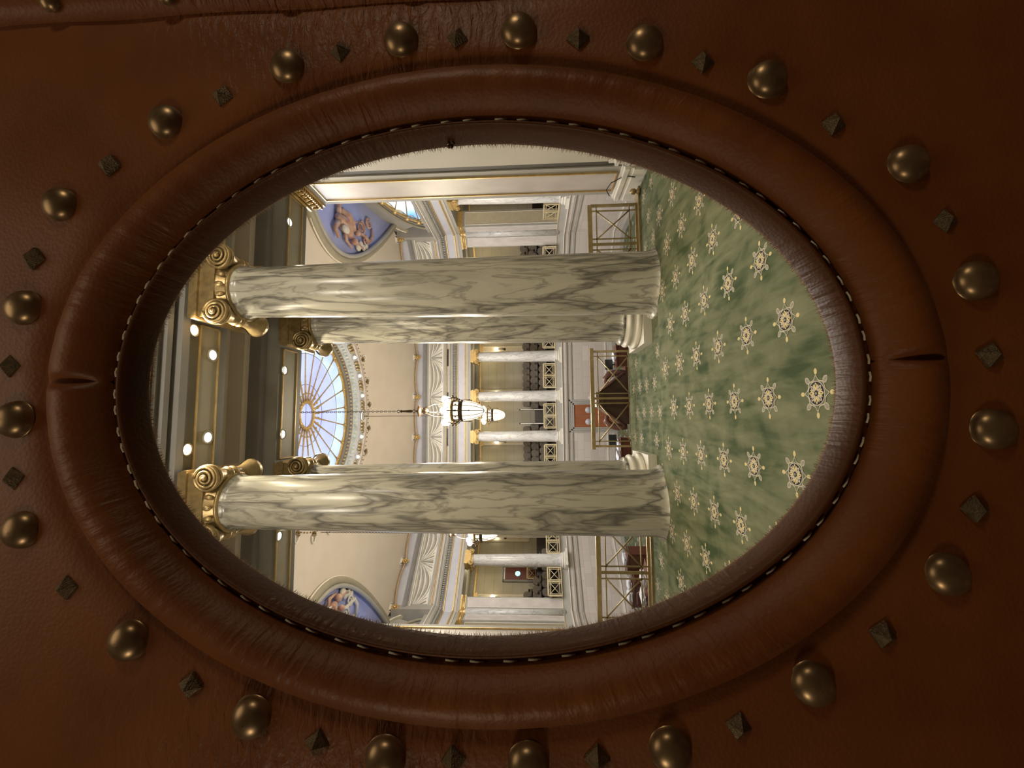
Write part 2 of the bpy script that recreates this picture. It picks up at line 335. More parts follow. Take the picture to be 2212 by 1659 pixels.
def side_words(t):
    # the photo lies on its side: the building's right is the photo's top edge
    import re
    for a, b in (('(first|just) right of', 'just toward photo-top from'), ('(first|just) left of', 'just toward photo-bottom from'),
                 ('right of', 'toward photo-top from'), ('left of', 'toward photo-bottom from'), ('right-hand', 'photo-top'), ('right', 'photo-top'), ('left', 'photo-bottom')): t = re.sub(r'\b'+a+r'\b', b, t)
    return t
def tag(o, label, cat, group=None):
    label = side_words(label); group = side_words(group) if group else None
    o['label'] = label; o['category'] = cat
    if group: o['group'] = group
    return o
def struct(o, label=None):
    o['kind'] = 'structure'
    if label: o['label'] = label
    return o
def empty(name, loc=(0, 0, 0), rz=0.0):
    o = bpy.data.objects.new(name, None); COL.objects.link(o); o.location = loc; o.rotation_euler = (0, 0, rz); o.empty_display_size = 0.2
    return o
def copy_tree(o, parent=None):
    c = o.copy(); COL.objects.link(c)
    if parent: c.parent = parent
    for ch in [x for x in o.children]: copy_tree(ch, c)
    return c
def place(proto, first, loc, rz, label, cat, group=None):
    o = proto if first else copy_tree(proto)
    o.location = loc; o.rotation_euler = (0, 0, rz); tag(o, label, cat, group); return o

# ------------------------------------------------------------------ the leather door
CXW, CZW = -0.334, 1.637
YD = 0.26
E0 = (0.2075, 0.282); E1 = (0.1745, 0.243); E2 = (0.1634, 0.2287)
door = empty('door_1', (-0.48, YD, 0)); struct(door, 'brown leather padded door with an oval window ringed by brass nails')
DP = Vector((-0.48, YD, 0))
def dchild(mb, name, mats, **k):
    mb.v = [(v[0]-DP.x, v[1]-DP.y, v[2]-DP.z) for v in mb.v]
    return mb.build(name, mats, door, **k)
def ell_sweep(prof, n=240, notch=True):
    """prof: list of (semi_x, semi_z, y)"""
    mb = MB(); uv = []; vs = []; m = len(prof)
    arc = 0
    for i in range(n):
        t = 2*pi*i/n
        for j, (a, b, y) in enumerate(prof):
            yy = y
            vs.append((CXW+a*cos(t), yy, CZW+b*sin(t))); uv.append((i/n*1.55, j/(m-1)))
    fs = [(i*m+j, i*m+j+1, ((i+1) % n)*m+j+1, ((i+1) % n)*m+j) for i in range(n) for j in range(m-1)]
    mb.add(vs, fs, 0, True); return mb, uv
def lerp(a, b, t): return a+(b-a)*t
def roll_segment(Ea, Eb, prof, t0, t1, n, ends=True):
    """padded leather roll between two ellipses; prof = [(s, depth)] ; tucked in at both ends"""
    vs = []; uv = []; m = len(prof)
    for i in range(n+1):
        t = lerp(t0, t1, i/n)
        d = min(i, n-i)/n*(t1-t0)*0.25      # metres from the nearer end
        k = min(1, d/0.004) if ends else 1; k = sqrt(1-(1-k)**2)
        for j, (s, h) in enumerate(prof):
            a = lerp(Ea[0], Eb[0], s); b = lerp(Ea[1], Eb[1], s)
            wr = 0.00035*sin(t*173+3*sin(t*31))*max(0, -h)/0.01
            vs.append((CXW+a*cos(t), YD+h*(0.15+0.85*k if h < 0 else 1)+wr, CZW+b*sin(t))); uv.append((t/2/pi*1.55, j/(m-1)))
    fs = [(i*m+j, i*m+j+1, (i+1)*m+j+1, (i+1)*m+j) for i in range(n) for j in range(m-1)]
    mb = MB(); mb.add(vs, fs, 0, True); return mb, uv
# outer padded roll in two halves, joined at the top and the bottom of the oval
pr1 = [(-0.04, 0.004)]+[(s/16, -0.0105*sin(pi*s/16)**0.85+0.0015*(1-sin(pi*s/16))) for s in range(17)]+[(1.04, 0.006)]
for t0, t1, gap in ((-pi/2+0.03, pi/2+0.005, 0), (pi/2+0.005, 3*pi/2+0.03, 0)):
    mb, uv = roll_segment(E0, E1, pr1, t0, t1, 150)
    o = dchild(mb, 'padded_roll', 'leather_roll', uvs=uv)
    sd = o.modifiers.new('s', 'SUBSURF'); sd.levels = 1; sd.render_levels = 1
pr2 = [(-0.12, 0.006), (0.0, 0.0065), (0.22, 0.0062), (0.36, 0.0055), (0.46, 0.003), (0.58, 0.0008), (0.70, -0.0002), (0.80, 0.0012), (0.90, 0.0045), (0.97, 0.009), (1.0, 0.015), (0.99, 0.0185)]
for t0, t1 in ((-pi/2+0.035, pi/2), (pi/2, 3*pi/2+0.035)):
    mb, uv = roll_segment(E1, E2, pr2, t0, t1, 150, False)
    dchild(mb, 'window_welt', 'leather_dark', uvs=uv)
# stitching: short bright stitches in the groove
mb = MB(); k = 0; t = 0.0
while t < 2*pi-0.04:
    a = lerp(E1[0], E2[0], 0.24); b = lerp(E1[1], E2[1], 0.24)
    p = Vector((CXW+a*cos(t), YD+0.0052, CZW+b*sin(t))); q = Vector((CXW+a*cos(t+0.034), YD+0.0052, CZW+b*sin(t+0.034)))
    mb.tube([p, (p+q)/2+Vector((0, -0.0006, 0)), q], 0.00065, 6)
    t += 0.062 if k % 2 == 0 else 0.084
    k += 1
dchild(mb, 'stitching', 'thread')
# leather face with the oval hole
def rect_hit(t, x0, x1, z0, z1):
    dx, dz = cos(t), sin(t); best = 1e9
    if dx > 1e-9: best = min(best, (x1-CXW)/dx)
    if dx < -1e-9: best = min(best, (x0-CXW)/dx)
    if dz > 1e-9: best = min(best, (z1-CZW)/dz)
    if dz < -1e-9: best = min(best, (z0-CZW)/dz)
    return best
XS = -0.0745
angs = sorted([2*pi*i/220 for i in range(220)]+[atan2(z-CZW, x-CXW) % (2*pi) for x in (-0.92, XS) for z in (0.06, 2.16)])
vs = []; m = 14
DOMES = [(-0.158, 1.848), (-0.122, 1.764), (-0.107, 1.686), (-0.105, 1.607), (-0.119, 1.525), (-0.148, 1.449), (-0.208, 1.369), (-0.282, 1.337), (-0.37, 1.336), (-0.451, 1.369), (-0.511, 1.446), (-0.548, 1.526), (-0.558, 1.606), (-0.557, 1.689), (-0.537, 1.77), (-0.495, 1.85), (-0.429, 1.926), (-0.359, 1.938), (-0.285, 1.939), (-0.214, 1.919)]
STUDS = [(-0.187, 1.887), (-0.141, 1.809), (-0.113, 1.728), (-0.108, 1.648), (-0.112, 1.568), (-0.134, 1.489), (-0.18, 1.411), (-0.245, 1.351), (-0.327, 1.333), (-0.415, 1.35), (-0.484, 1.406), (-0.534, 1.488), (-0.554, 1.567), (-0.557, 1.649), (-0.55, 1.73), (-0.52, 1.809), (-0.464, 1.893), (-0.397, 1.935), (-0.324, 1.945), (-0.251, 1.936)]
for t in angs:
    r0 = 1/sqrt((cos(t)/(E0[0]+0.001))**2+(sin(t)/(E0[1]+0.001))**2); r1 = rect_hit(t, -0.92, XS, 0.06, 2.16)
    for j in range(m):
        q = (j/(m-1))**2.2; r = lerp(r0, r1, q); x, z = CXW+r*cos(t), CZW+r*sin(t)
        y = YD + 0.0035*math.exp(-((r-r0)/0.006)**2) + 0.004*max(0, 1-abs(x-XS)/0.01)**2
        y += 0.0008*sin(x*60+2*sin(z*25))*min(1, (r-r0)/0.02)
        vs.append((x, y, z))
n = len(angs)
mb = MB(); mb.add(vs, [(i*m+j, i*m+j+1, ((i+1) % n)*m+j+1, ((i+1) % n)*m+j) for i in range(n) for j in range(m-1)], 0, True)
dchild(mb, 'leather_face', 'leather')
# leather border strip at the hinge edge with its own nails
mb = MB(); vs = []; prf = [(XS, 0.006), (XS+0.002, -0.001), (XS+0.008, -0.004), (XS+0.02, -0.005), (XS+0.032, -0.004), (XS+0.042, 0.0), (XS+0.045, 0.03)]
for i in range(61):
    z = 0.06+2.1*i/60
    for x, h in prf: vs.append((x, YD+h, z))
mb.add(vs, [(i*7+j, i*7+j+1, (i+1)*7+j+1, (i+1)*7+j) for i in range(60) for j in range(6)], 0, True)
dchild(mb, 'border_strip', 'leather')
for z in (1.425, 1.51, 1.595, 1.68, 1.766, 1.851, 1.936, 2.02):
    mb = MB(); mb.lathe([(0.0075, 0), (0.0072, -0.002), (0.005, -0.0045), (0.0022, -0.0056), (0.0002, -0.006)], 20, (XS+0.0085, YD-0.003, z), axis='y', cap=False)
    dchild(mb, 'edge_nail', 'brass_nail')
for x, z in DOMES:
    mb = MB(); rr = 0.0118
    mb.lathe([(rr+0.0006, 0.0006)]+[(rr*cos(a), -0.0082*sin(a)) for a in [pi/2*k/9 for k in range(9)]]+[(0.0002, -0.0082)], 28, (x, YD, z), axis='y', cap=False)
    dchild(mb, 'dome_nail', 'brass_nail')
for x, z in STUDS:
    mb = MB(); rr = 0.0078; a0 = random.uniform(-0.25, 0.25)
    c = [(x+rr*cos(a0+pi/2*k), YD+0.0005, z+rr*sin(a0+pi/2*k)) for k in range(4)]; c2 = [(x+rr*0.93*cos(a0+pi/2*k), YD-0.001, z+rr*0.93*sin(a0+pi/2*k)) for k in range(4)]
    mb.add(c+c2+[(x, YD-0.0062, z)], [(k, (k+1) % 4, 4+(k+1) % 4, 4+k) for k in range(4)]+[(4+k, 4+(k+1) % 4, 8) for k in range(4)])
    dchild(mb, 'pyramid_stud', 'brass_stud')
# window pane
mb = MB(); nn = 96; a, b = E2[0]+0.0012, E2[1]+0.0012
mb.add([(CXW, YD+0.017, CZW)]+[(CXW+a*cos(2*pi*i/nn), YD+0.017, CZW+b*sin(2*pi*i/nn)) for i in range(nn)], [(0, i+1, (i+1) % nn+1) for i in range(nn)])
dchild(mb, 'window_pane', 'glass')
# felt fringe around the pane, on the hall side of the glass
mb = MB()
for i in range(4200):
    t = 2*pi*i/4200+random.uniform(-.002, .002); L = random.uniform(0.0008, 0.0034); a, b = E2[0]+0.0016, E2[1]+0.0016
    y0 = YD+0.0182+random.uniform(0, .002); t2 = t+random.uniform(-.010, .010)
    p = (CXW+a*cos(t), y0, CZW+b*sin(t)); q = (CXW+(a-L)*cos(t2), y0+random.uniform(0, .003), CZW+(b-L)*sin(t2)); w_ = 0.00022
    tx, tz = -sin(t)*w_, cos(t)*w_
    mb.add([(p[0]+tx, p[1], p[2]+tz), (p[0]-tx, p[1], p[2]-tz), (p[0], p[1]+2*w_, p[2]), q], [(0, 1, 3), (1, 2, 3), (2, 0, 3)])
fr_ = dchild(mb, 'felt_fringe', 'felt'); fr_['kind'] = 'stuff'
# small flecks of debris on the sill of the pane
mb = MB()
for fx, fz in ((-0.1735, 1.6545), (-0.285, 1.412)):
    for q in range(5): mb.ball((fx+random.uniform(-.0015, .0015), YD+0.0135, fz+random.uniform(-.0025, .0025)), 0.0013, 0, 8)
dchild(mb, 'pane_clip', 'bronze')
# hall side of the leaf
mb = MB(); vs = []
for t in angs:
    r0 = 1/sqrt((cos(t)/(E2[0]*1.03))**2+(sin(t)/(E2[1]*1.03))**2); r1 = rect_hit(t, -0.92, XS+0.045, 0.06, 2.16)
    rm = 1/sqrt((cos(t)/(E2[0]*1.22))**2+(sin(t)/(E2[1]*1.22))**2)
    for r, y in ((r0, YD+0.0185), (rm, YD+0.045), (r1, YD+0.045), (r1, YD+0.004)): vs.append((CXW+r*cos(t), y, CZW+r*sin(t)))
mb.add(vs, [(i*4+j, i*4+j+1, ((i+1) % n)*4+j+1, ((i+1) % n)*4+j) for i in range(n) for j in range(3)], 0, False)
dchild(mb, 'hall_side_lining', 'leather')
# wall around the door leaf
mb = MB()
for a, b in (((-4.3, YD+0.0, -0.42), (-0.925, YD+0.12, 7)), ((XS+0.046, YD+0.0, -0.42), (4.3, YD+0.12, 7)), ((-0.925, YD, 2.165), (XS+0.046, YD+0.12, 7)), ((-0.925, YD, -0.42), (XS+0.046, YD+0.12, 0.055))): mb.b2(a, b)
struct(mb.build('wall_entrance', 'warm_wall'))
# vestibule behind the camera
mb = MB(); mb.b2((-3, -2.6, -0.1), (2.4, YD, 0)); struct(mb.build('floor_vestibule', 'mahogany'))
mb = MB(); mb.b2((-3, -2.7, 0), (2.4, -2.6, 3.2)); mb.b2((-3.1, -2.6, 0), (-3, YD, 3.2)); mb.b2((2.4, -2.6, 0), (2.5, YD, 3.2)); mb.b2((-3, -2.6, 3.1), (2.4, YD, 3.2))
struct(mb.build('wall_vestibule', 'walnut'))

# ------------------------------------------------------------------ floors
def medallion(mb, cx, cy, z, R=0.144):
    def poly(rf, n, h, mi, cx=cx, cy=cy):
        vs = [(cx, cy, z+h)]+[(cx+rf(2*pi*i/n)*cos(2*pi*i/n), cy+rf(2*pi*i/n)*sin(2*pi*i/n), z+h) for i in range(n)]
        mb.add(vs, [(0, i+1, (i+1) % n+1) for i in range(n)], mi)
    def leaf(d, ang, L, W, h, mi, inner=None):
        ca, sa = cos(ang), sin(ang); pts = []
        for k in range(10):
            a = 2*pi*k/10; px = d+L*cos(a); py = W*sin(a)*(1.0 if cos(a) < 0.6 else 0.8)
            pts.append((cx+px*ca-py*sa, cy+px*sa+py*ca, z+h))
        mb.add(pts, [tuple(range(10))], mi)
    u = R
    for k in range(4):
        leaf(u*0.87, k*pi/2, u*0.13, u*0.095, 0.0012, 5)            # yellow buds on the axes
        leaf(u*0.74, k*pi/2+pi/4, u*0.18, u*0.125, 0.0012, 1)      # grey leaves on the diagonals
        leaf(u*0.74, k*pi/2+pi/4, u*0.135, u*0.085, 0.0018, 2)
    f1 = lambda a: u*(0.585+0.035*cos(8*a)+0.13*max(0, cos(4*a))**10)
    poly(f1, 64, 0.0024, 1)
    poly(lambda a: f1(a)-u*0.055, 64, 0.0030, 3)
    poly(lambda a: u*0.495, 24, 0.0036, 1)
    poly(lambda a: u*0.455, 24, 0.0042, 4)
    for k in range(8):
        leaf(u*0.265, k*pi/4, u*0.165, u*0.085, 0.0048, 5 if k % 2 == 0 else 1)
        leaf(u*0.31, k*pi/4+pi/8, u*0.085, u*0.03, 0.0048, 5)
        leaf(u*0.30, k*pi/4, u*0.07, u*0.018, 0.0054, 4)
    poly(lambda a: u*0.10, 12, 0.0056, 4); poly(lambda a: u*0.06, 10, 0.0062, 2)
CM = ['carpet', 'c_cream', 'c_grey', 'c_green', 'c_navy', 'c_yellow']
mb = MB(); mb.b2((-4.1, YD+0.12, -0.42), (4.1, 5.42, 0.0))
for k in range(-8, 9):
    for j in range(-4, 7):
        x = -0.22+0.4825*k; y = 2.48+0.494*(j+(0.5 if k % 2 else 0))
        if abs(x) < 3.95 and 0.75 < y < 5.38 and hypot(x-1.47, y-5.7) > 0.55 and hypot(x+1.43, y-5.7) > 0.55: medallion(mb, x, y, 0.0)
struct(mb.build('floor_platform', CM), 'green carpet platform with cream medallions')
mb = MB(); mb.b2((-4.3, 5.42, -0.5), (4.3, 7.95, -0.42)); mb.b2((-1.5, 7.95, -0.5), (1.5, 9.05, -0.42)); mb.b2((-4.3, YD, -0.5), (4.3, 5.42, -0.425))
for k in range(-8, 9):
    for j in range(6, 14):
        x = -0.22+0.4825*k; y = 2.48+0.494*(j+(0.5 if k % 2 else 0))
        if not (5.62 < y < 8.9): continue
        if abs(x) > 3.9 or (y > 7.5 and abs(x) > 1.3): continue
        if hypot(x-1.5, y-7.75) < 0.85 or hypot(x+1.5, y-7.75) < 0.85: continue
        medallion(mb, x, y, -0.42)
struct(mb.build('floor_landing', CM), 'lower green carpet landing with cream medallions')
mb = MB(); mb.b2((-1.5, 9.05, -0.75), (1.5, 9.45, -0.6)); mb.b2((-1.5, 9.0, -4.3), (1.5, 9.04, -0.51)); mb.b2((-4.3, 7.9, -4.3), (-1.5, 7.95, -0.51)); mb.b2((1.5, 7.9, -4.3), (4.3, 7.95, -0.51))
struct(mb.build('wall_landing', 'stone'))
mb = MB(); mb.b2((-18, 7.9, -4.4), (18, 31.5, -4.3))
for i in range(-13, 14):
    for j in range(18, 45):
        x = i*0.965+(0.48 if j % 2 else 0); y = j*0.69
        if abs(x)+y < 37.6 and abs(x) < 11.4 and 9.6 < y < 30.2 and abs(x) > 0.2: 
            mb.add([(x+0.16*cos(a)*(1 if q % 2 else 0.5), y+0.16*sin(a)*(1 if q % 2 else 0.5), -4.296) for q, a in enumerate([2*pi*t/16 for t in range(16)])], [tuple(range(16))], 1)
struct(mb.build('floor', ['carpet', 'c_cream']), 'green carpet floor of the sunken chamber')

# ------------------------------------------------------------------ octagonal chamber sweeps
OCT = [(7.3, 31.0), (12.0, 26.3), (12.0, 12.5), (7.3, 7.8), (-7.3, 7.8), (-12.0, 12.5), (-12.0, 26.3), (-7.3, 31.0)]
def oct_off(d):
    """octagon moved inward by d"""
    n = 8; lines = []
    for i in range(n):
        p = Vector(OCT[i]); q = Vector(OCT[(i+1) % n]); t = (q-p).normalized(); nr = Vector((t.y, -t.x))
        c = Vector((0, 19.4))
        if (c-p).dot(nr) < 0: nr = -nr
        lines.append((p+nr*d, t))
    out = []
    for i in range(n):
        (p, t), (q, s) = lines[i-1], lines[i]
        den = t.x*s.y-t.y*s.x; k = ((q.x-p.x)*s.y-(q.y-p.y)*s.x)/den; out.append(p+t*k)
    return out
def sweep(mb, prof, mi=0, sides=range(8), closed=True):
    """prof: closed list of (inward offset, z)"""
    rings = [oct_off(d) for d, z in prof]; m = len(prof)
    for i in sides:
        j = (i+1) % 8
        vs = [(rings[k][i].x, rings[k][i].y, prof[k][1]) for k in range(m)]+[(rings[k][j].x, rings[k][j].y, prof[k][1]) for k in range(m)]
        fs = [(k, (k+1) % m, m+(k+1) % m, m+k) for k in range(m if closed else m-1)]
        if closed: fs += [tuple(range(m))[::-1], tuple(range(m, 2*m))]
        mb.add(vs, fs, mi)
    return mb
def band(mb, d0, d1, z0, z1, mi=0, sides=range(8)): return sweep(mb, [(d0, z0), (d1, z0), (d1, z1), (d0, z1)], mi, sides)
FAR = (7, 0, 6)      # sides: 7 far wall, 0 right chamfer, 6 left chamfer
NOTNEAR = [0, 1, 2, 4, 5, 6, 7]
# lower walls of the sunken chamber
mb = MB(); band(mb, 0.0, 0.42, -4.3, -1.15, 0, NOTNEAR); band(mb, 0.0, 0.5, -1.15, -1.02, 1, NOTNEAR); band(mb, 0.0, 0.44, -1.02, -0.8, 0, NOTNEAR)
band(mb, 0.0, 0.58, -0.8, -0.70, 1, NOTNEAR); band(mb, 0.0, 0.50, -0.70, -0.46, 0, NOTNEAR)
band(mb, 0.0, 0.46, -3.62, -3.53, 2, NOTNEAR); band(mb, 0.0, 0.46, -4.3, -4.05, 1, NOTNEAR)
struct(mb.build('wall_chamber', ['stone', 'grey', 'white']), 'pinkish grey coursed stone wall below the gallery')
mb = MB(); band(mb, -0.9, 0.62, -0.46, -0.42, 0, NOTNEAR); band(mb, -0.2, 0.36, -0.42, 0.0, 1, NOTNEAR); band(mb, -0.2, 0.40, 0.0, 0.03, 2, NOTNEAR)
struct(mb.build('trim_1', ['white', 'grey', 'cream_rail']), 'grey curb below the gallery railings')
# entablature: separate courses
mb = MB()
band(mb, -0.5, 0.30, 6.22, 6.42, 0, NOTNEAR); band(mb, -0.5, 0.34, 6.42, 6.58, 1, NOTNEAR); band(mb, -0.5, 0.42, 6.58, 6.65, 2, NOTNEAR)
band(mb, -0.5, 0.32, 6.65, 7.16, 3, NOTNEAR); band(mb, -0.5, 0.32, 7.01, 7.16, 3, [3]); band(mb, -0.5, 0.40, 7.16, 7.22, 2)
band(mb, -0.5, 0.44, 7.22, 7.30, 4); band(mb, -0.5, 0.46, 7.30, 7.44, 4)
sweep(mb, [(-0.5, 7.44), (0.62, 7.44), (0.70, 7.52), (0.72, 7.60), (0.80, 7.68), (0.80, 7.70), (-0.5, 7.70)], 0)
sweep(mb, [(-0.5, 7.70), (0.82, 7.70), (0.82, 7.735), (-0.5, 7.735)], 5)
struct(mb.build('trim_2', ['grey', 'warm_wall', 'gold', 'lavender', 'grey_dark', 'white']), 'entablature running above the gallery columns')
# dentils
mb = MB(); off = oct_off(0.49)
for i in FAR+(1, 5):
    p, q = off[i], off[(i+1) % 8]; L = (q-p).length; n = int(L/0.115); rz = atan2(q.y-p.y, q.x-p.x)
    for k in range(n):
        c = p.lerp(q, (k+0.5)/n); mb.box((c.x, c.y, 7.37), (0.06, 0.10, 0.13), 0, rz)
struct(mb.build('trim_3', 'grey'), 'row of small dentils under the cornice')
# upper wall: cream strip, mouldings, swag frieze, slate moulding, lavender strip
UP = [0, 2, 3, 4, 6, 7]   # not the two side walls, which hold the lunette windows
mb = MB(); band(mb, -0.5, 0.10, 7.70, 8.02, 0); band(mb, -0.5, 0.22, 8.02, 8.07, 1); band(mb, -0.5, 0.26, 8.07, 8.24, 2); band(mb, -0.5, 0.20, 8.24, 8.28, 5)
band(mb, -0.5, 0.12, 8.28, 9.30, 3, UP); band(mb, -0.5, 0.34, 9.26, 9.31, 5, UP); band(mb, -0.5, 0.30, 9.31, 9.46, 2, UP)
sweep(mb, [(-0.5, 9.46), (0.36, 9.46), (0.44, 9.56), (0.46, 9.70), (-0.5, 9.70)], 4, UP)
band(mb, -0.5, 0.28, 9.70, 10.40, 6, UP)
for sx in (-1, 1):
    for yc in (26.25, 12.55): mb.b2((sx*11.45, yc-0.32, 7.71), (sx*12.6, yc+0.5*(1 if yc > 20 else 0.6), 10.3), 2)
struct(mb.build('wall_upper', ['cream', 'gold', 'grey', 'white', 'grey_dark', 'white', 'lavender']), 'upper wall bands under the vault')
# rope line on the frieze
# grilles in the cream strip
for gx in (4.82-0.45, 1.5-0.35, -1.5, -4.4):
    mb = MB(); mb.b2((gx-0.62, 30.86, 7.78), (gx+0.62, 30.90, 8.0), 0)
    for q in range(9): mb.b2((gx-0.6+q*0.15, 30.845, 7.80), (gx-0.55+q*0.15, 30.865, 7.98), 1)
    o = mb.build('ventilation_grille', ['black', 'bronze']); tag(o, 'dark slotted grille in the cream strip above the cornice', 'grille', 'slotted grilles above the cornice')
# swag drapery reliefs
def swag_bay(mb, P, Q, z1, depth, dirn):
    P = Vector(P); Q = Vector(Q); nrm = Vector(dirn)
    for k, sg in enumerate((0.12, 0.26, 0.42, 0.58, 0.74, 0.88)):
        pts = []
        for i in range(17):
            t = i/16; s = sg*(1-(2*t-1)**2)**0.8
            c = P.lerp(Q, 0.035+0.93*t); pts.append((c.x+nrm.x*0.03, c.y+nrm.y*0.03, z1-0.05-s))
        r = [0.012+0.05*(1-(2*i/16-1)**2)**0.5 for i in range(17)]
        mb.tube(pts, r, 6, k % 2)
    for side in (0, 1):
        O = P if side == 0 else Q; D = (Q-P).normalized()*(1 if side == 0 else -1)
        for k in range(4):
            a = radians(4+k*11); L = 0.86/cos(a)*0.98
            e = (O.x+D.x*L*sin(a)+nrm.x*0.03, O.y+D.y*L*sin(a)+nrm.y*0.03, z1-0.05-L*cos(a))
            mb.tube([(O.x+nrm.x*0.03, O.y+nrm.y*0.03, z1-0.05), e], [0.01, 0.035], 6, k % 2)
y = 31-0.12
MAT['relief_shade'] = noisy('grey relief', (0.36, 0.34, 0.30, 1), (0.42, 0.40, 0.35, 1), 3, 0.6)
bays = [((x, y), (x+2.92, y), (0, -1)) for x in (-7.3+0.05, -4.38, -1.46, 1.46, 4.36)]
o0 = oct_off(0.12)
for i in (0, 6):
    p, q = o0[i], o0[(i+1) % 8]; d = (q-p).normalized(); mid = (p+q)/2; nr = (Vector((0, 19.4))-mid).normalized()
    nr = Vector((-1, -1)).normalized() if i == 0 else Vector((1, -1)).normalized()
    p2 = p+d*0.35; q2 = q-d*0.35
    bays += [((p2.x, p2.y), ((p2.x+q2.x)/2, (p2.y+q2.y)/2), (nr.x, nr.y)), (((p2.x+q2.x)/2, (p2.y+q2.y)/2), (q2.x, q2.y), (nr.x, nr.y))]
rel = empty('trim_4', (0, 30.9, 8.28)); struct(rel, 'frieze of moulded drapery swags')
for P, Q, D in bays:
    mb = MB(); swag_bay(mb, P, Q, 9.28, 0.1, D); mb.v = [(v[0], v[1]-30.9, v[2]-8.28) for v in mb.v]
    mb.build('drapery_swag', ['relief_shade', 'white'], rel)
# garland along the foot of the vault with gold ornaments
def ornament(mb, c, nr, s=1.0):
    tx = Vector((-nr[1], nr[0]))
    for k in range(7):
        a = 2*pi*k/7; mb.ball((c[0]+nr[0]*0.05+tx.x*0.09*s*cos(a), c[1]+nr[1]*0.05+tx.y*0.09*s*cos(a), c[2]+0.12*s*sin(a)), 0.06*s, 0, 8)
    mb.ball((c[0]+nr[0]*0.1, c[1]+nr[1]*0.1, c[2]), 0.08*s, 0, 8)
    for k in range(5):
        a = radians(40+25*k); mb.tube([(c[0]+nr[0]*0.05, c[1]+nr[1]*0.05, c[2]+0.1*s), (c[0]+nr[0]*0.06+tx.x*0.2*s*cos(a), c[1]+nr[1]*0.06+tx.y*0.2*s*cos(a), c[2]+0.12*s+0.24*s*sin(a))], [0.03*s, 0.045*s], 6, 1)
    mb.tube([(c[0]+nr[0]*0.05+tx.x*0.19*s*cos(a)*1.05, c[1]+nr[1]*0.05+tx.y*0.19*s*cos(a)*1.05, c[2]+0.14*s+0.27*s*sin(a)) for a in [radians(10*q) for q in range(19)]], 0.018*s, 6, 1)
MAT['tan'] = noisy('tan moulding', (0.42, 0.29, 0.17, 1), (0.50, 0.36, 0.22, 1), 6, 0.5)
gar = empty('trim_5', (0, 30.6, 10.1)); struct(gar, 'gold garland along the foot of the vault')
garl = [(-7.0, 30.45), (-4.38, 30.6), (-1.46, 30.6), (1.46, 30.6), (4.38, 30.6), (7.0, 30.45)]
ch = [(9.4, 28.25), (11.45, 26.2)]
runs = [(g, (0, -1)) for g in garl]
seqs = [[(-11.45, 26.2), (-9.4, 28.25)]+garl+[(9.4, 28.25), (11.45, 26.2)]]
mbg = MB()
for sq in seqs:
    for a, b in zip(sq[:-1], sq[1:]):
        pts = []
        for i in range(13):
            t = i/12; pts.append((lerp(a[0], b[0], t), lerp(a[1], b[1], t)-0.03, 10.07+0.20*(1-(2*t-1)**2)))
        mbg.tube(pts, 0.06, 8)
        mbg.tube([(p[0], p[1], p[2]+0.11) for p in pts], 0.015, 6)
mbg.v = [(v[0], v[1]-30.6, v[2]-10.1) for v in mbg.v]; mbg.build('garland', 'tan', gar)
for g in seqs[0]:
    nr = (0, -1) if abs(g[0]) < 7.2 else ((-0.7, -0.7) if g[0] > 0 else (0.7, -0.7))
    mb = MB(); ornament(mb, (g[0], g[1]-0.10, 10.10), nr, 1.35); mb.v = [(v[0], v[1]-30.6, v[2]-10.1) for v in mb.v]; mb.build('garland_ornament', ['gold', 'white'], gar)

# ------------------------------------------------------------------ vault with side lunettes
CY = 19.4
def Roct(th):
    r = 1e9; o = oct_off(0.30)
    dx, dy = cos(th), sin(th)
    for i in range(8):
        p = o[i]-Vector((0, CY)); q = o[(i+1) % 8]-Vector((0, CY)); e = q-p; den = dx*e.y-dy*e.x
        if abs(den) < 1e-9: continue
        t = (p.x*e.y-p.y*e.x)/den; u = (p.x*dy-p.y*dx)/den
        if t > 0 and -1e-6 <= u <= 1+1e-6: r = min(r, t)
    return r
def vz(t): return 10.35+1.07*(1-t**1.8)
def barrel(y):
    q = (y-CY)/6.75
    return 9.3+1.92*sqrt(1-q*q) if abs(q) < 1 else -99
RC = [Roct(2*pi*i/192) for i in range(192)]
mb = MB(); NT, NR = 192, 40; vs = []
for i in range(NT):
    th = 2*pi*i/NT
    for j in range(NR+1):
        t = j/NR; r = lerp(5.12, RC[i], t); vs.append((r*cos(th), CY+r*sin(th), vz(t)))
fs = []
inter = {1: [], -1: []}
for i in range(NT):
    for j in range(NR):
        a, b, c, d = i*(NR+1)+j, i*(NR+1)+j+1, ((i+1) % NT)*(NR+1)+j+1, ((i+1) % NT)*(NR+1)+j
        cx = sum(vs[k][0] for k in (a, b, c, d))/4; cy = sum(vs[k][1] for k in (a, b, c, d))/4; cz = sum(vs[k][2] for k in (a, b, c, d))/4
        if abs(cx) > 5.4 and barrel(cy) > cz+0.0: continue
        fs.append((a, b, c, d))
mb.add(vs, fs, 0, True)
vault = mb.build('ceiling_vault', 'cream'); struct(vault, 'cream plaster vault around the skylight')
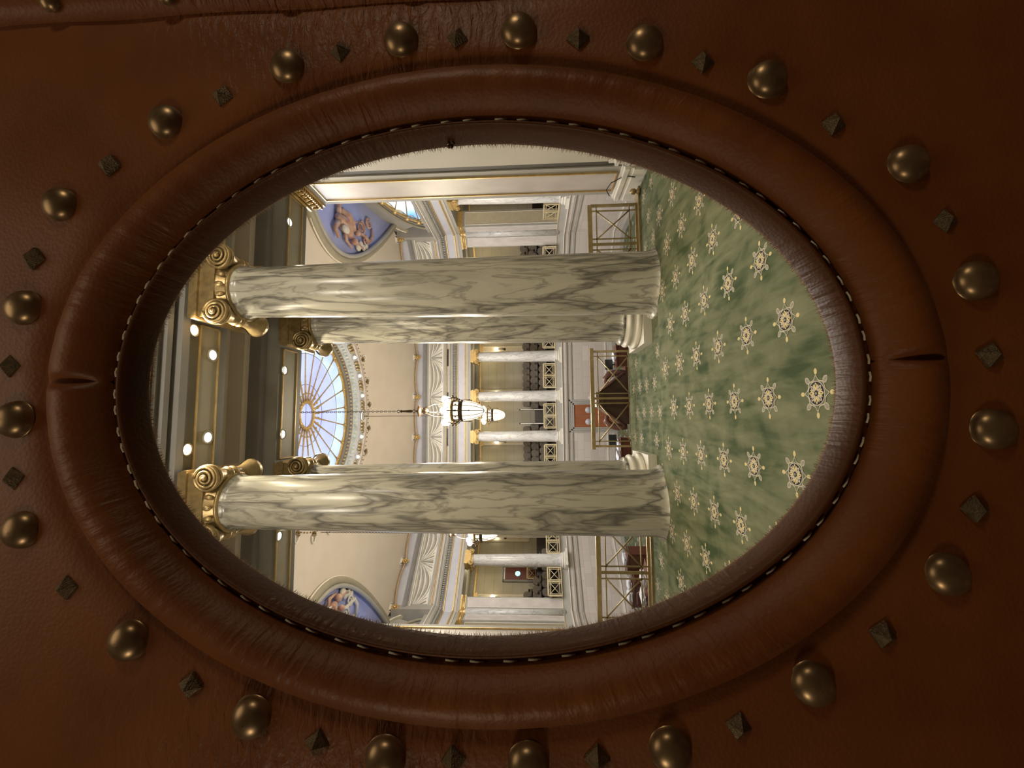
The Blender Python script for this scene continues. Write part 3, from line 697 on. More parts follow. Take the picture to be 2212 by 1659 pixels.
# intersection curve of the barrel with the vault on each side
def vault_x(y, z, sg):
    lo, hi = 5.2, 12.0
    def h(x):
        th = atan2(y-CY, x); R = Roct(th); r = hypot(x, y-CY); t = (r-5.12)/(R-5.12); return vz(max(0, min(1, t)))-z
    for _ in range(30):
        m_ = (lo+hi)/2
        if h(m_) > 0: lo = m_
        else: hi = m_
    return sg*lo
WX = 11.9
for sg in (1, -1):
    lun = empty('window_%d' % (2 if sg > 0 else 3), (sg*WX, CY, 8.0))
    struct(lun, 'half-moon window under a blue painted lunette on the %s side' % ('right' if sg > 0 else 'left'))
    O = Vector((sg*WX, CY, 8.0))
    def lchild(mb, name, mats): mb.v = [(v[0]-O.x, v[1]-O.y, v[2]-O.z) for v in mb.v]; return mb.build(name, mats, lun)
    ys = [CY+6.6*sin(pi/2*(k/28-1)) for k in range(57)]
    curve = [(vault_x(y, barrel(y), sg), y, barrel(y)) for y in ys]
    mb = MB(); vs = []
    for (x, y, z) in curve:
        for q in range(9): vs.append((lerp(x, sg*WX, q/8), y, z))
    mb.add(vs, [(i*9+q, i*9+q+1, (i+1)*9+q+1, (i+1)*9+q) for i in range(56) for q in range(8)], 0, True)
    lchild(mb, 'lunette_vault', 'sky_mural')
    # end wall with the half-moon opening
    mb = MB(); n = 48; vs = []
    for i in range(n+1):
        a = pi*i/n; iy, iz = CY+5.3*cos(a), 7.9+2.25*sin(a); oy = CY+6.75*cos(a); oz = max(10.5, barrel(CY+6.7*cos(a)))
        vs += [(sg*WX, iy, iz), (sg*WX, oy, max(oz, iz+0.12))]
    mb.add(vs, [(2*i, 2*i+1, 2*i+3, 2*i+2) for i in range(n)]); mb.b2((sg*WX, CY-7.2, 7.9), (sg*(WX+0.1), CY-6.7, 10.5)); mb.b2((sg*WX, CY+6.7, 7.9), (sg*(WX+0.1), CY+7.2, 10.5))
    lchild(mb, 'lunette_wall', 'grey')
    for rr, w_, mt in ((5.36, 0.10, 'gold'), (5.75, 0.05, 'grey_dark'), (6.2, 0.08, 'taupe_light')):
        mb = MB(); k = rr/5.3; mb.tube([(sg*(WX-0.06), CY+rr*cos(pi*i/48), 7.9+2.25*k*sin(pi*i/48)) for i in range(49)], w_, 8); lchild(mb, 'arch_moulding', mt)
    mb = MB()
    for i in range(1, 12):
        a = pi*i/12; mb.ball((sg*(WX-0.12), CY+5.36*cos(a), 7.9+2.27*sin(a)), 0.17, 0, 8)
    lchild(mb, 'gold_boss_row', 'gold')
    mb = MB(); mb.add([(sg*(WX+0.06), CY, 7.9)]+[(sg*(WX+0.06), CY+5.3*cos(pi*i/32), 7.9+2.25*sin(pi*i/32)) for i in range(33)], [(0, i+1, i+2) for i in range(32)]); lchild(mb, 'pane', 'sky_window')
    mb = MB()
    for i in range(1, 12):
        a = pi*i/12; mb.tube([(sg*(WX-0.02), CY+1.2*cos(a), 7.9+0.5*sin(a)), (sg*(WX-0.02), CY+5.3*cos(a), 7.9+2.25*sin(a))], 0.035, 6)
    for i in range(12):
        a0, a1 = pi*i/12, pi*(i+1)/12
        mb.tube([(sg*(WX-0.02), CY+(5.3-0.35*sin(pi*q/6))*cos(lerp(a0, a1, q/6)), 7.9+(2.25-0.15*sin(pi*q/6))*sin(lerp(a0, a1, q/6))) for q in range(7)], 0.03, 6)
    lchild(mb, 'muntin', 'gold')
    # arch band along the vault edge
    for off_, r_, mt, nm in ((0.0, 0.20, 'taupe_light', 'arch_band'), (0.25, 0.11, 'grey', 'arch_fillet'), (-0.17, 0.05, 'white', 'arch_bead')):
        mb = MB(); pts = []
        for (x, y, z) in curve:
            q = (y-CY)/6.75; pts.append((x+sg*off_, y, z-0.10-(0.10 if off_ > 0 else -0.03)))
        mb.tube(pts, r_, 8, up=(0, 0, 1)); lchild(mb, nm, mt)
    # relief figures and scrolls on the blue surface
    mb = MB()
    def onb(x, y, out=0.12):
        y = y-1.3 if sg > 0 else y-2.0
        x = x+0.35 if sg > 0 else x-0.15
        x = max(x, abs(vault_x(y, barrel(y), 1))+0.55)
        return Vector((sg*x, y, barrel(y)-out))
    ya = CY+1.7
    body = [(9.3, ya-0.5), (9.25, ya+0.1), (9.05, ya+0.6), (8.9, ya+1.0)]
    mb.tube([onb(*p, 0.22) for p in body], [0.16, 0.34, 0.30, 0.14], 10)
    mb.ball(onb(8.75, ya+1.25, 0.25), 0.2, 0, 10)
    mb.tube([onb(p[0]+0.5, p[1]+0.35, 0.2) for p in body], [0.12, 0.28, 0.24, 0.1], 10)
    mb.ball(onb(9.35, ya+1.55, 0.25), 0.17, 0, 10)
    for a, b, c, r_ in (((9.1, ya+0.3), (8.5, ya+0.5), (8.35, ya+1.1), 0.09), ((9.3, ya+0.5), (9.8, ya+1.2), (10.0, ya+1.6), 0.08), ((9.2, ya-0.3), (8.6, ya-0.7), (8.3, ya-0.3), 0.12), ((9.4, ya-0.3), (10.0, ya-0.4), (10.3, ya+0.1), 0.12), ((9.0, ya+1.0), (8.8, ya+1.9), (8.6, ya+2.3), 0.07)):
        mb.tube([onb(*a, 0.2), onb(*b, 0.2), onb(*c, 0.2)], [r_*1.2, r_, r_*0.6], 8)
    lchild(mb, 'relief_figure', 'figure')
    mb = MB()
    for (cx, cy, R0, turns, s0) in ((9.9, ya+2.1, 0.42, 1.9, 1), (10.5, ya+2.9, 0.30, 1.7, -1), (9.4, ya+2.6, 0.28, 1.5, 1)):
        pts = []
        for k in range(28):
            t = k/27; a = s0*t*turns*2*pi; r_ = R0*(1-0.8*t); pts.append(onb(cx+r_*cos(a), cy+r_*sin(a), 0.14))
        mb.tube(pts, [0.07*(1-0.5*k/27) for k in range(28)], 6)
    mb.tube([onb(9.3, ya+1.6, .14), onb(9.6, ya+2.2, .14), onb(9.5, ya+3.0, .14), onb(9.9, ya+3.3, .14), onb(10.4, ya+3.2, .14)], [0.05, 0.09, 0.1, 0.09, 0.05], 8)
    lchild(mb, 'relief_scroll', 'figure_pale' if sg < 0 else 'figure')
    mb = MB()
    for k in range(4): mb.ball(onb(8.75+0.22*(k % 2), ya+1.9+0.28*k, 0.12), 0.26-0.03*k, 0, 10, (1, 1, 0.5))
    mb.ball(onb(8.9, ya+0.1, .35), 0.22, 0, 10, (1.0, 1.6, 0.7))
    lchild(mb, 'relief_shell', 'figure_pale')

# ------------------------------------------------------------------ skylight
sky = empty('window_1', (0, CY, 12.1)); struct(sky, 'large round skylight with radiating gold ribs')
def schild(mb, name, mats): mb.v = [(v[0], v[1]-CY, v[2]-12.1) for v in mb.v]; return mb.build(name, mats, sky)
NS = 24
def zsk(r): return 12.30-0.14*(r/3.85)**2
for (r0, r1, mt, nm) in ((0.0, 2.9, 'skylight', 'glass_field'), (2.9, 3.87, 'skylight_edge', 'glass_border')):
    mb = MB(); vs = []; rs = [r0+(r1-r0)*k/6 for k in range(7)]
    for i in range(48):
        a = 2*pi*i/48
        for r in rs: vs.append((r*cos(a), CY+r*sin(a), zsk(r)+0.05))
    mb.add(vs, [(i*7+k, i*7+k+1, ((i+1) % 48)*7+k+1, ((i+1) % 48)*7+k) for i in range(48) for k in range(6)], 0, True); schild(mb, nm, mt)
mb = MB(); mb.tube([(0.62*cos(2*pi*i/40), CY+0.62*sin(2*pi*i/40), 12.27) for i in range(40)], 0.085, 8, closed=True); schild(mb, 'centre_ring', 'gold')
mb = MB()
for i in range(20):
    a = 2*pi*i/20
    mb.ball((0.70*cos(a+0.15), CY+0.70*sin(a+0.15), 12.22), 0.05, 0, 6)
schild(mb, 'ring_beads', 'gold')
for i in range(NS):
    a = 2*pi*(i+0.5)/NS; mb = MB(); pts = []
    for k in range(7):
        r = 0.68+(3.84-0.68)*k/6; pts.append((r*cos(a), CY+r*sin(a), zsk(r)-0.01))
    mb.tube(pts, [0.055, 0.05, 0.035, 0.03, 0.03, 0.03, 0.05], 6); mb.ball(pts[-1], 0.10, 0, 8)
    mb.tube([(q*cos(a), CY+q*sin(a), zsk(q)-0.04) for q in (1.0, 1.06)], 0.07, 6)
    schild(mb, 'rib', 'gold')
mb = MB()
for r in (1.45, 2.9): mb.tube([(r*cos(2*pi*i/72), CY+r*sin(2*pi*i/72), zsk(r)+0.0) for i in range(72)], 0.014, 6, closed=True)
mb.tube([(-0.55, CY, 12.31), (0.55, CY, 12.31)], 0.012, 6)
schild(mb, 'leading', 'grey_dark')
# scalloped gold edge
mb = MB()
for i in range(NS):
    a0 = 2*pi*(i+0.5)/NS; pts = []
    for q in range(7):
        a = a0+2*pi/NS*q/6; r = 3.80-0.0+0.10*(1-abs(2*q/6-1)**3)-0.1; pts.append((r*cos(a), CY+r*sin(a), zsk(3.8)-0.03))
    mb.tube(pts, 0.045, 6)
mb.lathe([(3.80, 0), (3.90, -0.02), (3.98, -0.04), (3.98, 0.1), (3.8, 0.1)], 96, (0, CY, 12.14), cap=False)
schild(mb, 'scalloped_rim', 'gold')
# coved ring below the skylight
mb = MB()
def ringlathe(prof, mi, n=120):
    mb.lathe([(r, z) for r, z in prof], n, (0, CY, 0), mi, cap=False)
ringlathe([(3.98, 12.20), (4.0, 12.06), (4.02, 11.98)], 0)
ringlathe([(4.02, 11.98), (4.08, 11.95), (4.10, 11.82)], 1)
ringlathe([(4.10, 11.82), (4.16, 11.78), (4.24, 11.66), (4.28, 11.62)], 2)
ringlathe([(4.28, 11.62), (4.34, 11.56), (4.40, 11.50), (4.80, 11.44)], 3)
ringlathe([(4.80, 11.44), (4.84, 11.40), (4.96, 11.38), (5.02, 11.42), (5.14, 11.43)], 4)
struct(mb.build('ceiling_ring', ['grey', 'grey_dark', 'leaf', 'grey', 'panel']), 'coved ring around the skylight')
mb = MB()
for i in range(120):
    a = 2*pi*i/120; mb.box((4.06*cos(a), CY+4.06*sin(a), 11.90), (0.10, 0.09, 0.10), 0, a)
struct(mb.build('trim_6', 'gold'), 'gold dentils around the skylight')
mb = MB()
for i in range(120):
    a = 2*pi*(i+0.5)/120; mb.ball((4.20*cos(a), CY+4.20*sin(a), 11.70), 0.075, 0, 6, (0.7, 0.7, 1.3))
struct(mb.build('trim_7', 'leaf'), 'leaf moulding around the skylight')
# scroll clusters between bulbs, shells hanging on the vault edge
mb = MB()
for i in range(24):
    a = 2*pi*(i+0.5)/24
    for k in range(6):
        b = a+(k-2.5)*0.022; mb.ball((lerp(4.46, 4.66, k % 2)*cos(b), CY+lerp(4.46, 4.66, k % 2)*sin(b), 11.45), 0.10, 0, 6)
struct(mb.build('trim_8', 'gold_old'), 'gold scrollwork between the bulbs of the ring')
mb = MB()
for i in range(24):
    a = 2*pi*(i+0.5)/24; r = 5.25
    c = Vector((r*cos(a), CY+r*sin(a), 11.36)); 
    for k in range(3): mb.ball((c.x, c.y, c.z), 0.09, 0, 8); mb.ball(((r+0.08)*cos(a+0.02*(k-1)), CY+(r+0.08)*sin(a+0.02*(k-1)), 11.34), 0.055, 0, 6)
    pts = []
    for q in range(13):
        b = pi*q/12; rr = r+0.12+0.30*sin(b); aa = a+0.030*cos(b); pts.append((rr*cos(aa), CY+rr*sin(aa), 11.37-0.02*sin(b)))
    mb.tube(pts, 0.035, 6, 1)
    for k in range(4):
        b = a+(k-1.5)*0.05+0.13*0; mb.ball((5.2*cos(b+0.13), CY+5.2*sin(b+0.13), 11.38), 0.04, 0, 6)
struct(mb.build('trim_9', ['gold_old', 'white']), 'small gold and white shells around the outer edge of the ring')
first = True
bulb = empty('ring_bulb'); b1 = MB(); b1.lathe([(0.15, 0.0), (0.19, -0.01), (0.19, -0.03), (0.13, -0.045)], 20, cap=False); b1.build('socket_ring', 'grey', bulb)
b2 = MB(); b2.ball((0, 0, -0.05), 0.095, 0, 12); b2.build('bulb', 'glow_disc', bulb)
for i in range(24):
    if i % 6 == 0: continue
    a = 2*pi*i/24
    place(bulb, first, (4.52*cos(a), CY+4.52*sin(a), 11.47), 0, 'round lit bulb in the ring around the skylight', 'light bulb', 'bulbs around the skylight'); first = False
# oval bosses on the ring, chandeliers hang near them
bs = empty('ring_boss'); b1 = MB(); b1.lathe([(0.30, 0), (0.36, -0.03), (0.30, -0.06), (0.26, -0.03)], 28, cap=False); b1.build('frame', 'white', bs)
b2 = MB(); b2.lathe([(0.28, -0.02), (0.15, -0.05), (0.01, -0.06)], 24, cap=False); b2.build('boss_field', 'leaf', bs)
b3 = MB(); b3.tube([(0, 0, -0.05), (0, 0.1, -0.12), (0, 0.12, -0.22), (0, 0.04, -0.28)], 0.03, 8); b3.build('hook', 'bronze', bs)
for i, nm in enumerate(('far side above the back wall', 'left side', 'near side above the hall', 'right side')):
    a = pi/2*(i+1) if i else pi/2
    aa = [pi/2, pi, -pi/2, 0][i]
    place(bs, i == 0, (4.62*cos(aa), CY+4.62*sin(aa), 11.46), aa-pi/2, 'round boss with a hook on the skylight ring, '+nm, 'ceiling boss', 'bosses on the skylight ring')
# roof above so that no stray light enters
mb = MB(); mb.b2((-16, 4.0, 12.6), (16, 36, 12.7)); struct(mb.build('ceiling_roof', 'cream'))

# ------------------------------------------------------------------ columns
def shaft_prof(z0, z1, lip=True):
    p = []
    if lip: p += [(0.475, z0), (0.485, z0+0.02), (0.475, z0+0.05), (0.445, z0+0.065), (0.43, z0+0.11)]
    else: p += [(0.42, z0)]
    for k in range(13):
        t = k/12; p.append((0.418-0.070*t**1.6, lerp(z0+0.16, z1-0.10, t)))
    p += [(0.352, z1-0.05), (0.37, z1-0.03), (0.37, z1)]
    return p
def make_column(marble, capmat, with_base, H=6.64, nseg=48, eggs=True):
    """origin at the bottom of the base; faces -Y and +Y carry the volutes"""
    root = empty('marble_column')
    zb = 0.40
    mb = MB(); mb.lathe(shaft_prof(zb if with_base else 0.36, H-0.56), nseg, cap=False)
    if not with_base: mb.lathe([(0.42, 0.0), (0.42, 0.40)], nseg, cap=False)
    mb.build('shaft', marble, root)
    if with_base:
        mb = MB(); mb.box((0, 0, 0.07), (1.12, 1.12, 0.14))
        mb.lathe([(0.54, 0.14), (0.56, 0.16), (0.565, 0.19), (0.55, 0.225), (0.50, 0.235), (0.49, 0.26), (0.485, 0.285), (0.50, 0.295), (0.52, 0.30), (0.53, 0.325), (0.52, 0.355), (0.49, 0.37), (0.475, 0.40)], nseg, cap=False)
        mb.build('base', 'white_stone', root)
    zt = H-0.56
    mb = MB(); mb.lathe([(0.37, zt-0.005), (0.40, zt+0.005), (0.41, zt+0.025), (0.39, zt+0.04), (0.39, zt+0.05), (0.45, zt+0.13), (0.45, zt+0.15), (0.40, zt+0.16)], 40, cap=False); mb.build('echinus', capmat, root)
    if eggs:
        mb = MB()
        for k in range(20):
            a = 2*pi*k/20; mb.ball((0.435*cos(a), 0.435*sin(a), zt+0.095), 0.046, 0, 8, (0.8, 0.8, 1.3))
        mb.build('egg_band', capmat, root)
    zc = zt+0.125
    # channel between volutes + abacus
    mb = MB(); 
    for sy in (-1, 1): mb.b2((-0.42, sy*0.38, zc+0.03), (0.42, sy*0.44, zc+0.18))
    mb.b2((-0.40, -0.40, zc+0.02), (0.40, 0.40, zc+0.18)); mb.build('channel', capmat, root)
    mb = MB()
    for z0, z1, s in ((zc+0.18, zc+0.23, 0.44), (zc+0.23, zc+0.30, 0.475), (zc+0.30, zc+0.36, 0.455), (zc+0.36, H-0.001, 0.43)): mb.b2((-s, -s, z0), (s, s, z1))
    mb.build('abacus', capmat, root)
    for sx in (-1, 1):
        for sy in (-1, 1):
            mb = MB(); cx = sx*0.375; cy = sy*0.42
            mb.lathe([(0.165, -0.045*sy), (0.175, 0.0), (0.165, 0.03*sy), (0.15, 0.035*sy), (0.14, 0.012*sy), (0.0, 0.012*sy)], 24, (cx, cy, zc), axis='y', cap=False)
            pts = []
            for k in range(40):
                t = k/39; a = pi/2+sx*sy*0-sx*t*2.4*2*pi; r = 0.150*(1-0.80*t); pts.append((cx+r*cos(a), cy+sy*(0.025+0.025*t), zc+r*sin(a)))
            mb.tube(pts, [0.022*(1-0.45*k/39) for k in range(40)], 6)
            mb.ball((cx, cy+sy*0.05, zc), 0.036, 0, 8); mb.build('volute', capmat, root)
        mb = MB(); pf = [(0.165, -0.40), (0.155, -0.36), (0.12, -0.30), (0.095, -0.22), (0.085, -0.12), (0.105, -0.11), (0.105, -0.08), (0.082, -0.07), (0.082, -0.02), (0.105, -0.01), (0.105, 0.02), (0.082, 0.03), (0.085, 0.12), (0.095, 0.2), (0.12, 0.28), (0.155, 0.36), (0.165, 0.40)]
        mb.lathe([(r, h) for r, h in pf], 20, (sx*0.385, 0, zc-0.02), axis='y'); mb.build('bolster', capmat, root)
    return root
cp = make_column('marble_shaded', 'gold_old', False, nseg=72)
place(cp, True, (1.49, 5.70, -0.42), 0, 'large shade-toned marble column in the foreground on the right, nearest the door', 'column')
place(cp, False, (-1.43, 5.70, -0.42), 0, 'large shade-toned marble column in the foreground on the left, dark wavy veins', 'column')
cb = make_column('marble_shaded', 'gold_old', True, nseg=64)
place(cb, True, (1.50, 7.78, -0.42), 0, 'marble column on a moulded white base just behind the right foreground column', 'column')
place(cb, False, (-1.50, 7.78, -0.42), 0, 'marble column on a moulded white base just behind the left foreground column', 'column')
cf = make_column('marble_lit', 'gold', True, nseg=32, eggs=False)
FARC = [((4.40, 31), 0, 'white veined gallery column across the chamber, first right of the foreground pair gap'),
        ((1.46, 31), 0, 'white veined gallery column beside the middle bay, right of the chandeliers'),
        ((-1.46, 31), 0, 'white veined gallery column on the back wall, left of the chandeliers'),
        ((-4.40, 31), 0, 'white veined gallery column on the back wall, behind the left foreground column'),
        ((-9.35, 28.35), pi/4, 'white veined gallery column on the left angled wall beside the porthole door'),
        ((9.35, 28.35), -pi/4, 'white veined gallery column on the right angled wall'),
        ((12.0, 22.33), pi/2, 'gallery column on the right side wall, partly behind the near pier')]
for i, (p, rz, lb) in enumerate(FARC):
    place(cf, i == 0, (p[0], p[1], -0.42), rz, lb, 'column', 'white marble columns of the gallery')

# ------------------------------------------------------------------ corner piers of the chamber
def panel(mb, P, Q, z0, z1, nr, mi=0, mf=1, inset=0.10):
    """framed panel on a vertical face from P to Q (xy), facing nr"""
    P = Vector(P); Q = Vector(Q); d = (Q-P).normalized(); nr = Vector(nr).normalized(); rz = atan2(d.y, d.x)
    a = P+d*inset; b = Q-d*inset; c = (a+b)/2; L = (b-a).length
    mb.box((c.x+nr.x*0.01, c.y+nr.y*0.01, (z0+z1)/2), (L, 0.03, z1-z0), mi, rz)
    for e in (a, b): mb.box((e.x+nr.x*0.02, e.y+nr.y*0.02, (z0+z1)/2), (0.025, 0.04, z1-z0+0.02), mf, rz)
    for z in (z0, z1): mb.box((c.x+nr.x*0.02, c.y+nr.y*0.02, z), (L, 0.04, 0.025), mf, rz)
W_ = 1.05
for ci, (corner, s1, s2) in enumerate((((12.0, 26.3), 0, 1), ((-12.0, 26.3), 6, 5), ((7.3, 31.0), 7, 0), ((-7.3, 31.0), 7, 6))):
    cn = Vector(corner); cen = Vector((0, 19.4))
    if ci < 2:
        d1 = Vector((-1 if corner[0] > 0 else 1, 1)).normalized(); d2 = Vector((0, -1))
    else:
        d1 = Vector((-1 if corner[0] > 0 else 1, 0)); d2 = Vector((1 if corner[0] > 0 else -1, -1)).normalized()
    def inn(d):
        n_ = Vector((d.y, -d.x)); return n_ if (cen-cn).dot(n_) > 0 else -n_
    n1, n2 = inn(d1), inn(d2)
    fr = 0.28
    A = cn+d1*W_+n1*fr; A2 = cn+d1*W_-n1*0.75; B = cn+d2*W_+n2*fr; B2 = cn+d2*W_-n2*0.75
    # mitre point
    den = d1.x*d2.y-d1.y*d2.x; o1, o2 = cn+n1*fr, cn+n2*fr; k = ((o2.x-o1.x)*d2.y-(o2.y-o1.y)*d2.x)/den; Mi = o1+d1*k
    o1, o2 = cn-n1*0.75, cn-n2*0.75; k = ((o2.x-o1.x)*d2.y-(o2.y-o1.y)*d2.x)/den; Mo = o1+d1*k
    root = empty('wall_pier', (cn.x, cn.y, -0.42)); struct(root, 'corner pier with framed pinkish panels and gilt capital')
    def pc(mb, name, mats): mb.v = [(v[0]-cn.x, v[1]-cn.y, v[2]+0.42) for v in mb.v]; return mb.build(name, mats, root)
    mb = MB(); mb.prism([tuple(A), tuple(Mi), tuple(B), tuple(B2), tuple(Mo), tuple(A2)], -0.42, 6.22, 0, 'xy'); pc(mb, 'core', 'grey')
    mb = MB(); panel(mb, A+(Mi-A).normalized()*0.0, Mi-(Mi-A).normalized()*0.22, 0.05, 5.75, n1); panel(mb, B, Mi-(Mi-B).normalized()*0.22, 0.05, 5.75, n2)
    panel(mb, B2, B, 0.05, 5.75, d2, 2, 1, 0.12); panel(mb, A2, A, 0.05, 5.75, d1, 2, 1, 0.12)
    pc(mb, 'panel', ['panel', 'white', 'jamb'])
    mb = MB(); mb.lathe([(0.24, -0.1), (0.24, 5.85)], 20, (Mi.x, Mi.y, 0)); pc(mb, 'marble_strip', 'marble_lit')
    mb = MB()
    for z0, z1, g in ((-0.42, -0.12, 0.12), (-0.12, -0.02, 0.07), (-0.02, 0.02, 0.10)):
        mb.prism([tuple(p+(p-cn).normalized()*g) for p in (A, Mi, B)]+[tuple(B2), tuple(Mo), tuple(A2)], z0, z1, 0, 'xy')
    pc(mb, 'base', 'grey')
    mb = MB()
    for z0, z1, g in ((5.90, 5.96, 0.10), (5.96, 6.12, 0.05), (6.12, 6.22, 0.12)):
        mb.prism([tuple(p+(p-cn).normalized()*g) for p in (A, Mi, B)]+[tuple(B2), tuple(Mo), tuple(A2)], z0, z1, 0, 'xy')
    mb.ball((Mi.x, Mi.y, 5.92), 0.24, 0, 12, (1, 1, 1.0)); mb.ball((Mi.x, Mi.y, 6.1), 0.2, 0, 12)
    for p, q in ((A, Mi), (Mi, B)): 
        d = (q-p).normalized()
        mb.tube([(p.x, p.y, 6.03), (q.x, q.y, 6.03)], 0.09, 8)
    pc(mb, 'gilt_capital', 'gold')

# ------------------------------------------------------------------ gallery behind the columns
mb = MB(); band(mb, -4.6, -4.2, -0.42, 6.8, 0, NOTNEAR); 
for z in (1.9, 2.6, 3.3, 4.0, 4.7, 5.4): band(mb, -4.2, -4.19, z, z+0.012, 1, NOTNEAR)
band(mb, -4.2, -4.05, 6.0, 6.12, 2, NOTNEAR); band(mb, -4.2, -3.95, 6.12, 6.4, 1, NOTNEAR)
struct(mb.build('wall_gallery', ['gallery_wall', 'taupe', 'gold']), 'olive gallery back wall')
mb = MB(); band(mb, -4.6, 0.3, 6.55, 6.75, 0, NOTNEAR); band(mb, -2.2, -2.0, 6.40, 6.55, 1, NOTNEAR); band(mb, -1.0, -0.5, 6.22, 6.55, 1, NOTNEAR); struct(mb.build('ceiling_gallery', ['white', 'grey']))
mb = MB(); band(mb, -4.6, 0.3, -0.60, -0.46, 0, NOTNEAR)
for k, (d, z) in enumerate(((-1.0, 0.25), (-1.9, 0.90), (-2.8, 1.55))): band(mb, -4.2, d, -0.46 if k == 0 else z-0.65, z, 0, NOTNEAR)
struct(mb.build('floor_gallery', 'seat_dark'), 'stepped dark floor of the gallery')

# wall sconces on pilasters
def make_sconce():
    root = empty('wall_sconce')
    mb = MB(); mb.b2((-0.30, 0.10, -2.6), (0.30, 0.16, 1.15), 0); mb.b2((-0.22, 0.07, -2.4), (-0.19, 0.11, 1.1), 1); mb.b2((0.19, 0.07, -2.4), (0.22, 0.11, 1.1), 1)
    mb.b2((-0.36, 0.02, 1.15), (0.36, 0.16, 1.22), 2); mb.b2((-0.33, 0.05, 1.22), (0.33, 0.16, 1.42), 2); mb.b2((-0.38, 0.0, 1.42), (0.38, 0.16, 1.50), 2)
    mb.build('pilaster', ['jamb', 'white', 'gold'], root)
    mb = MB(); mb.tube([(0, 0.08, -0.62), (0, -0.02, -0.60), (0, -0.10, -0.45), (0, -0.12, -0.22), (0, -0.12, -0.14)], [0.05, 0.05, 0.03, 0.03, 0.07], 8); mb.lathe([(0.10, 0), (0.11, 0.03), (0.03, 0.05)], 12, (0, 0.08, -0.68), axis='y'); mb.build('bracket', 'bronze', root)
    mb = MB(); mb.ball((0, -0.12, 0.0), 0.15, 0, 14, (1, 1, 1.15)); mb.build('globe', 'glow_warm', root)
    return root
sp = make_sconce()
S2 = 38.3+4.2*sqrt(2)
SCN = [((5.66, 35.2), 0, 'lit globe sconce on the gallery back wall between the first and second right columns'),
       ((1.98, 35.2), 0, 'lit globe sconce on the gallery back wall just right of the middle bay column'),
       ((-2.02, 35.2), 0, 'lit globe sconce on the gallery back wall just left of the middle bay column'),
       ((-5.66, 35.2), 0, 'lit globe sconce on the gallery back wall hidden behind the left foreground column'),
       ((-9.65, S2-9.65), pi/4, 'lit globe sconce on the left angled gallery wall, between foreground column and gallery column'),
       ((-12.95, S2-12.95), pi/4, 'lit globe sconce on the left angled gallery wall beside the panelled pier'),
       ((13.9, S2-13.9), -pi/4, 'lit globe sconce on the right angled gallery wall, right of the foreground column'),
       ((16.2, 24.6), -pi/2, 'lit globe sconce in the side gallery at the far right')]
for i, (p, rz, lb) in enumerate(SCN):
    place(sp, i == 0, (p[0]-0.16*sin(-rz)*1.0, p[1]-0.16*cos(rz), 4.70), rz, lb, 'wall lamp', 'globe sconces of the gallery')

# railings -----------------------------------------------------------
def make_railing(npan, pw, H, mat, th=1.0, ext=0.0, full=True):
    """X-braced railing centred on the origin, along X"""
    root = empty('gallery_railing' if mat == 'cream_rail' else 'brass_railing'); L = npan*pw
    t1, t2 = 0.045*th, 0.022*th
    mb = MB(); mb.b2((-L/2-ext, -t1*0.9, H-0.08), (L/2+ext, t1*0.9, H)); mb.build('top_rail', mat, root)
    mb = MB(); mb.b2((-L/2, -t1*0.6, 0.0), (L/2, t1*0.6, 0.05)); mb.build('bottom_rail', mat, root)
    for i in range(npan+1):
        x = -L/2+i*pw; mb = MB(); mb.b2((x-t1/2, -t1/2, 0), (x+t1/2, t1/2, H-0.06)); mb.build('post', mat, root)
    g = 0.105
    for z in (H-0.165, 0.155):
        mb = MB(); mb.b2((-L/2, -t2/2, z-t2/2), (L/2, t2/2, z+t2/2)); mb.build('thin_rail', mat, root)
    for i in range(npan):
        x0 = -L/2+i*pw+g; x1 = -L/2+(i+1)*pw-g; za, zb = 0.155, H-0.165
        for x in (x0, x1): mb = MB(); mb.b2((x-t2/2, -t2/2, 0.04), (x+t2/2, t2/2, H-0.06)); mb.build('thin_post', mat, root)
        for q, (p1, p2) in enumerate((((x0, za), (x1, zb)), ((x0, zb), (x1, za)))):
            mb = MB(); mb.tube([(p1[0], 0.004*(q*2-1), p1[1]), (p2[0], 0.004*(q*2-1), p2[1])], t2*0.62, 6); mb.build('cross_brace', mat, root)
    return root
r = make_railing(2, 0.865, 0.94, 'brass_rail'); r.location = (-3.03, 7.80, -0.40); tag(r, 'brass X-braced railing on the left between foreground column and left pier', 'railing')
r = make_railing(2, 0.76, 0.94, 'brass_rail'); r.location = (2.94, 7.80, -0.40); tag(r, 'brass X-braced railing on the right between foreground column and right pier', 'railing')
r = make_railing(2, 1.02, 0.98, 'brass_rail', ext=0.07); r.location = (0.11, 9.20, -0.60); tag(r, 'brass railing in the middle in front of the dark canopy', 'railing')
mb = MB(); mb.b2((-4.1, 7.66, -0.42), (-2.1, 7.92, -0.385)); mb.b2((2.1, 7.66, -0.42), (4.1, 7.92, -0.385)); struct(mb.build('trim_10', 'brass_rail'), 'brass strip under the side railings')
gr = make_railing(2, 0.87, 0.90, 'cream_rail', th=1.7)
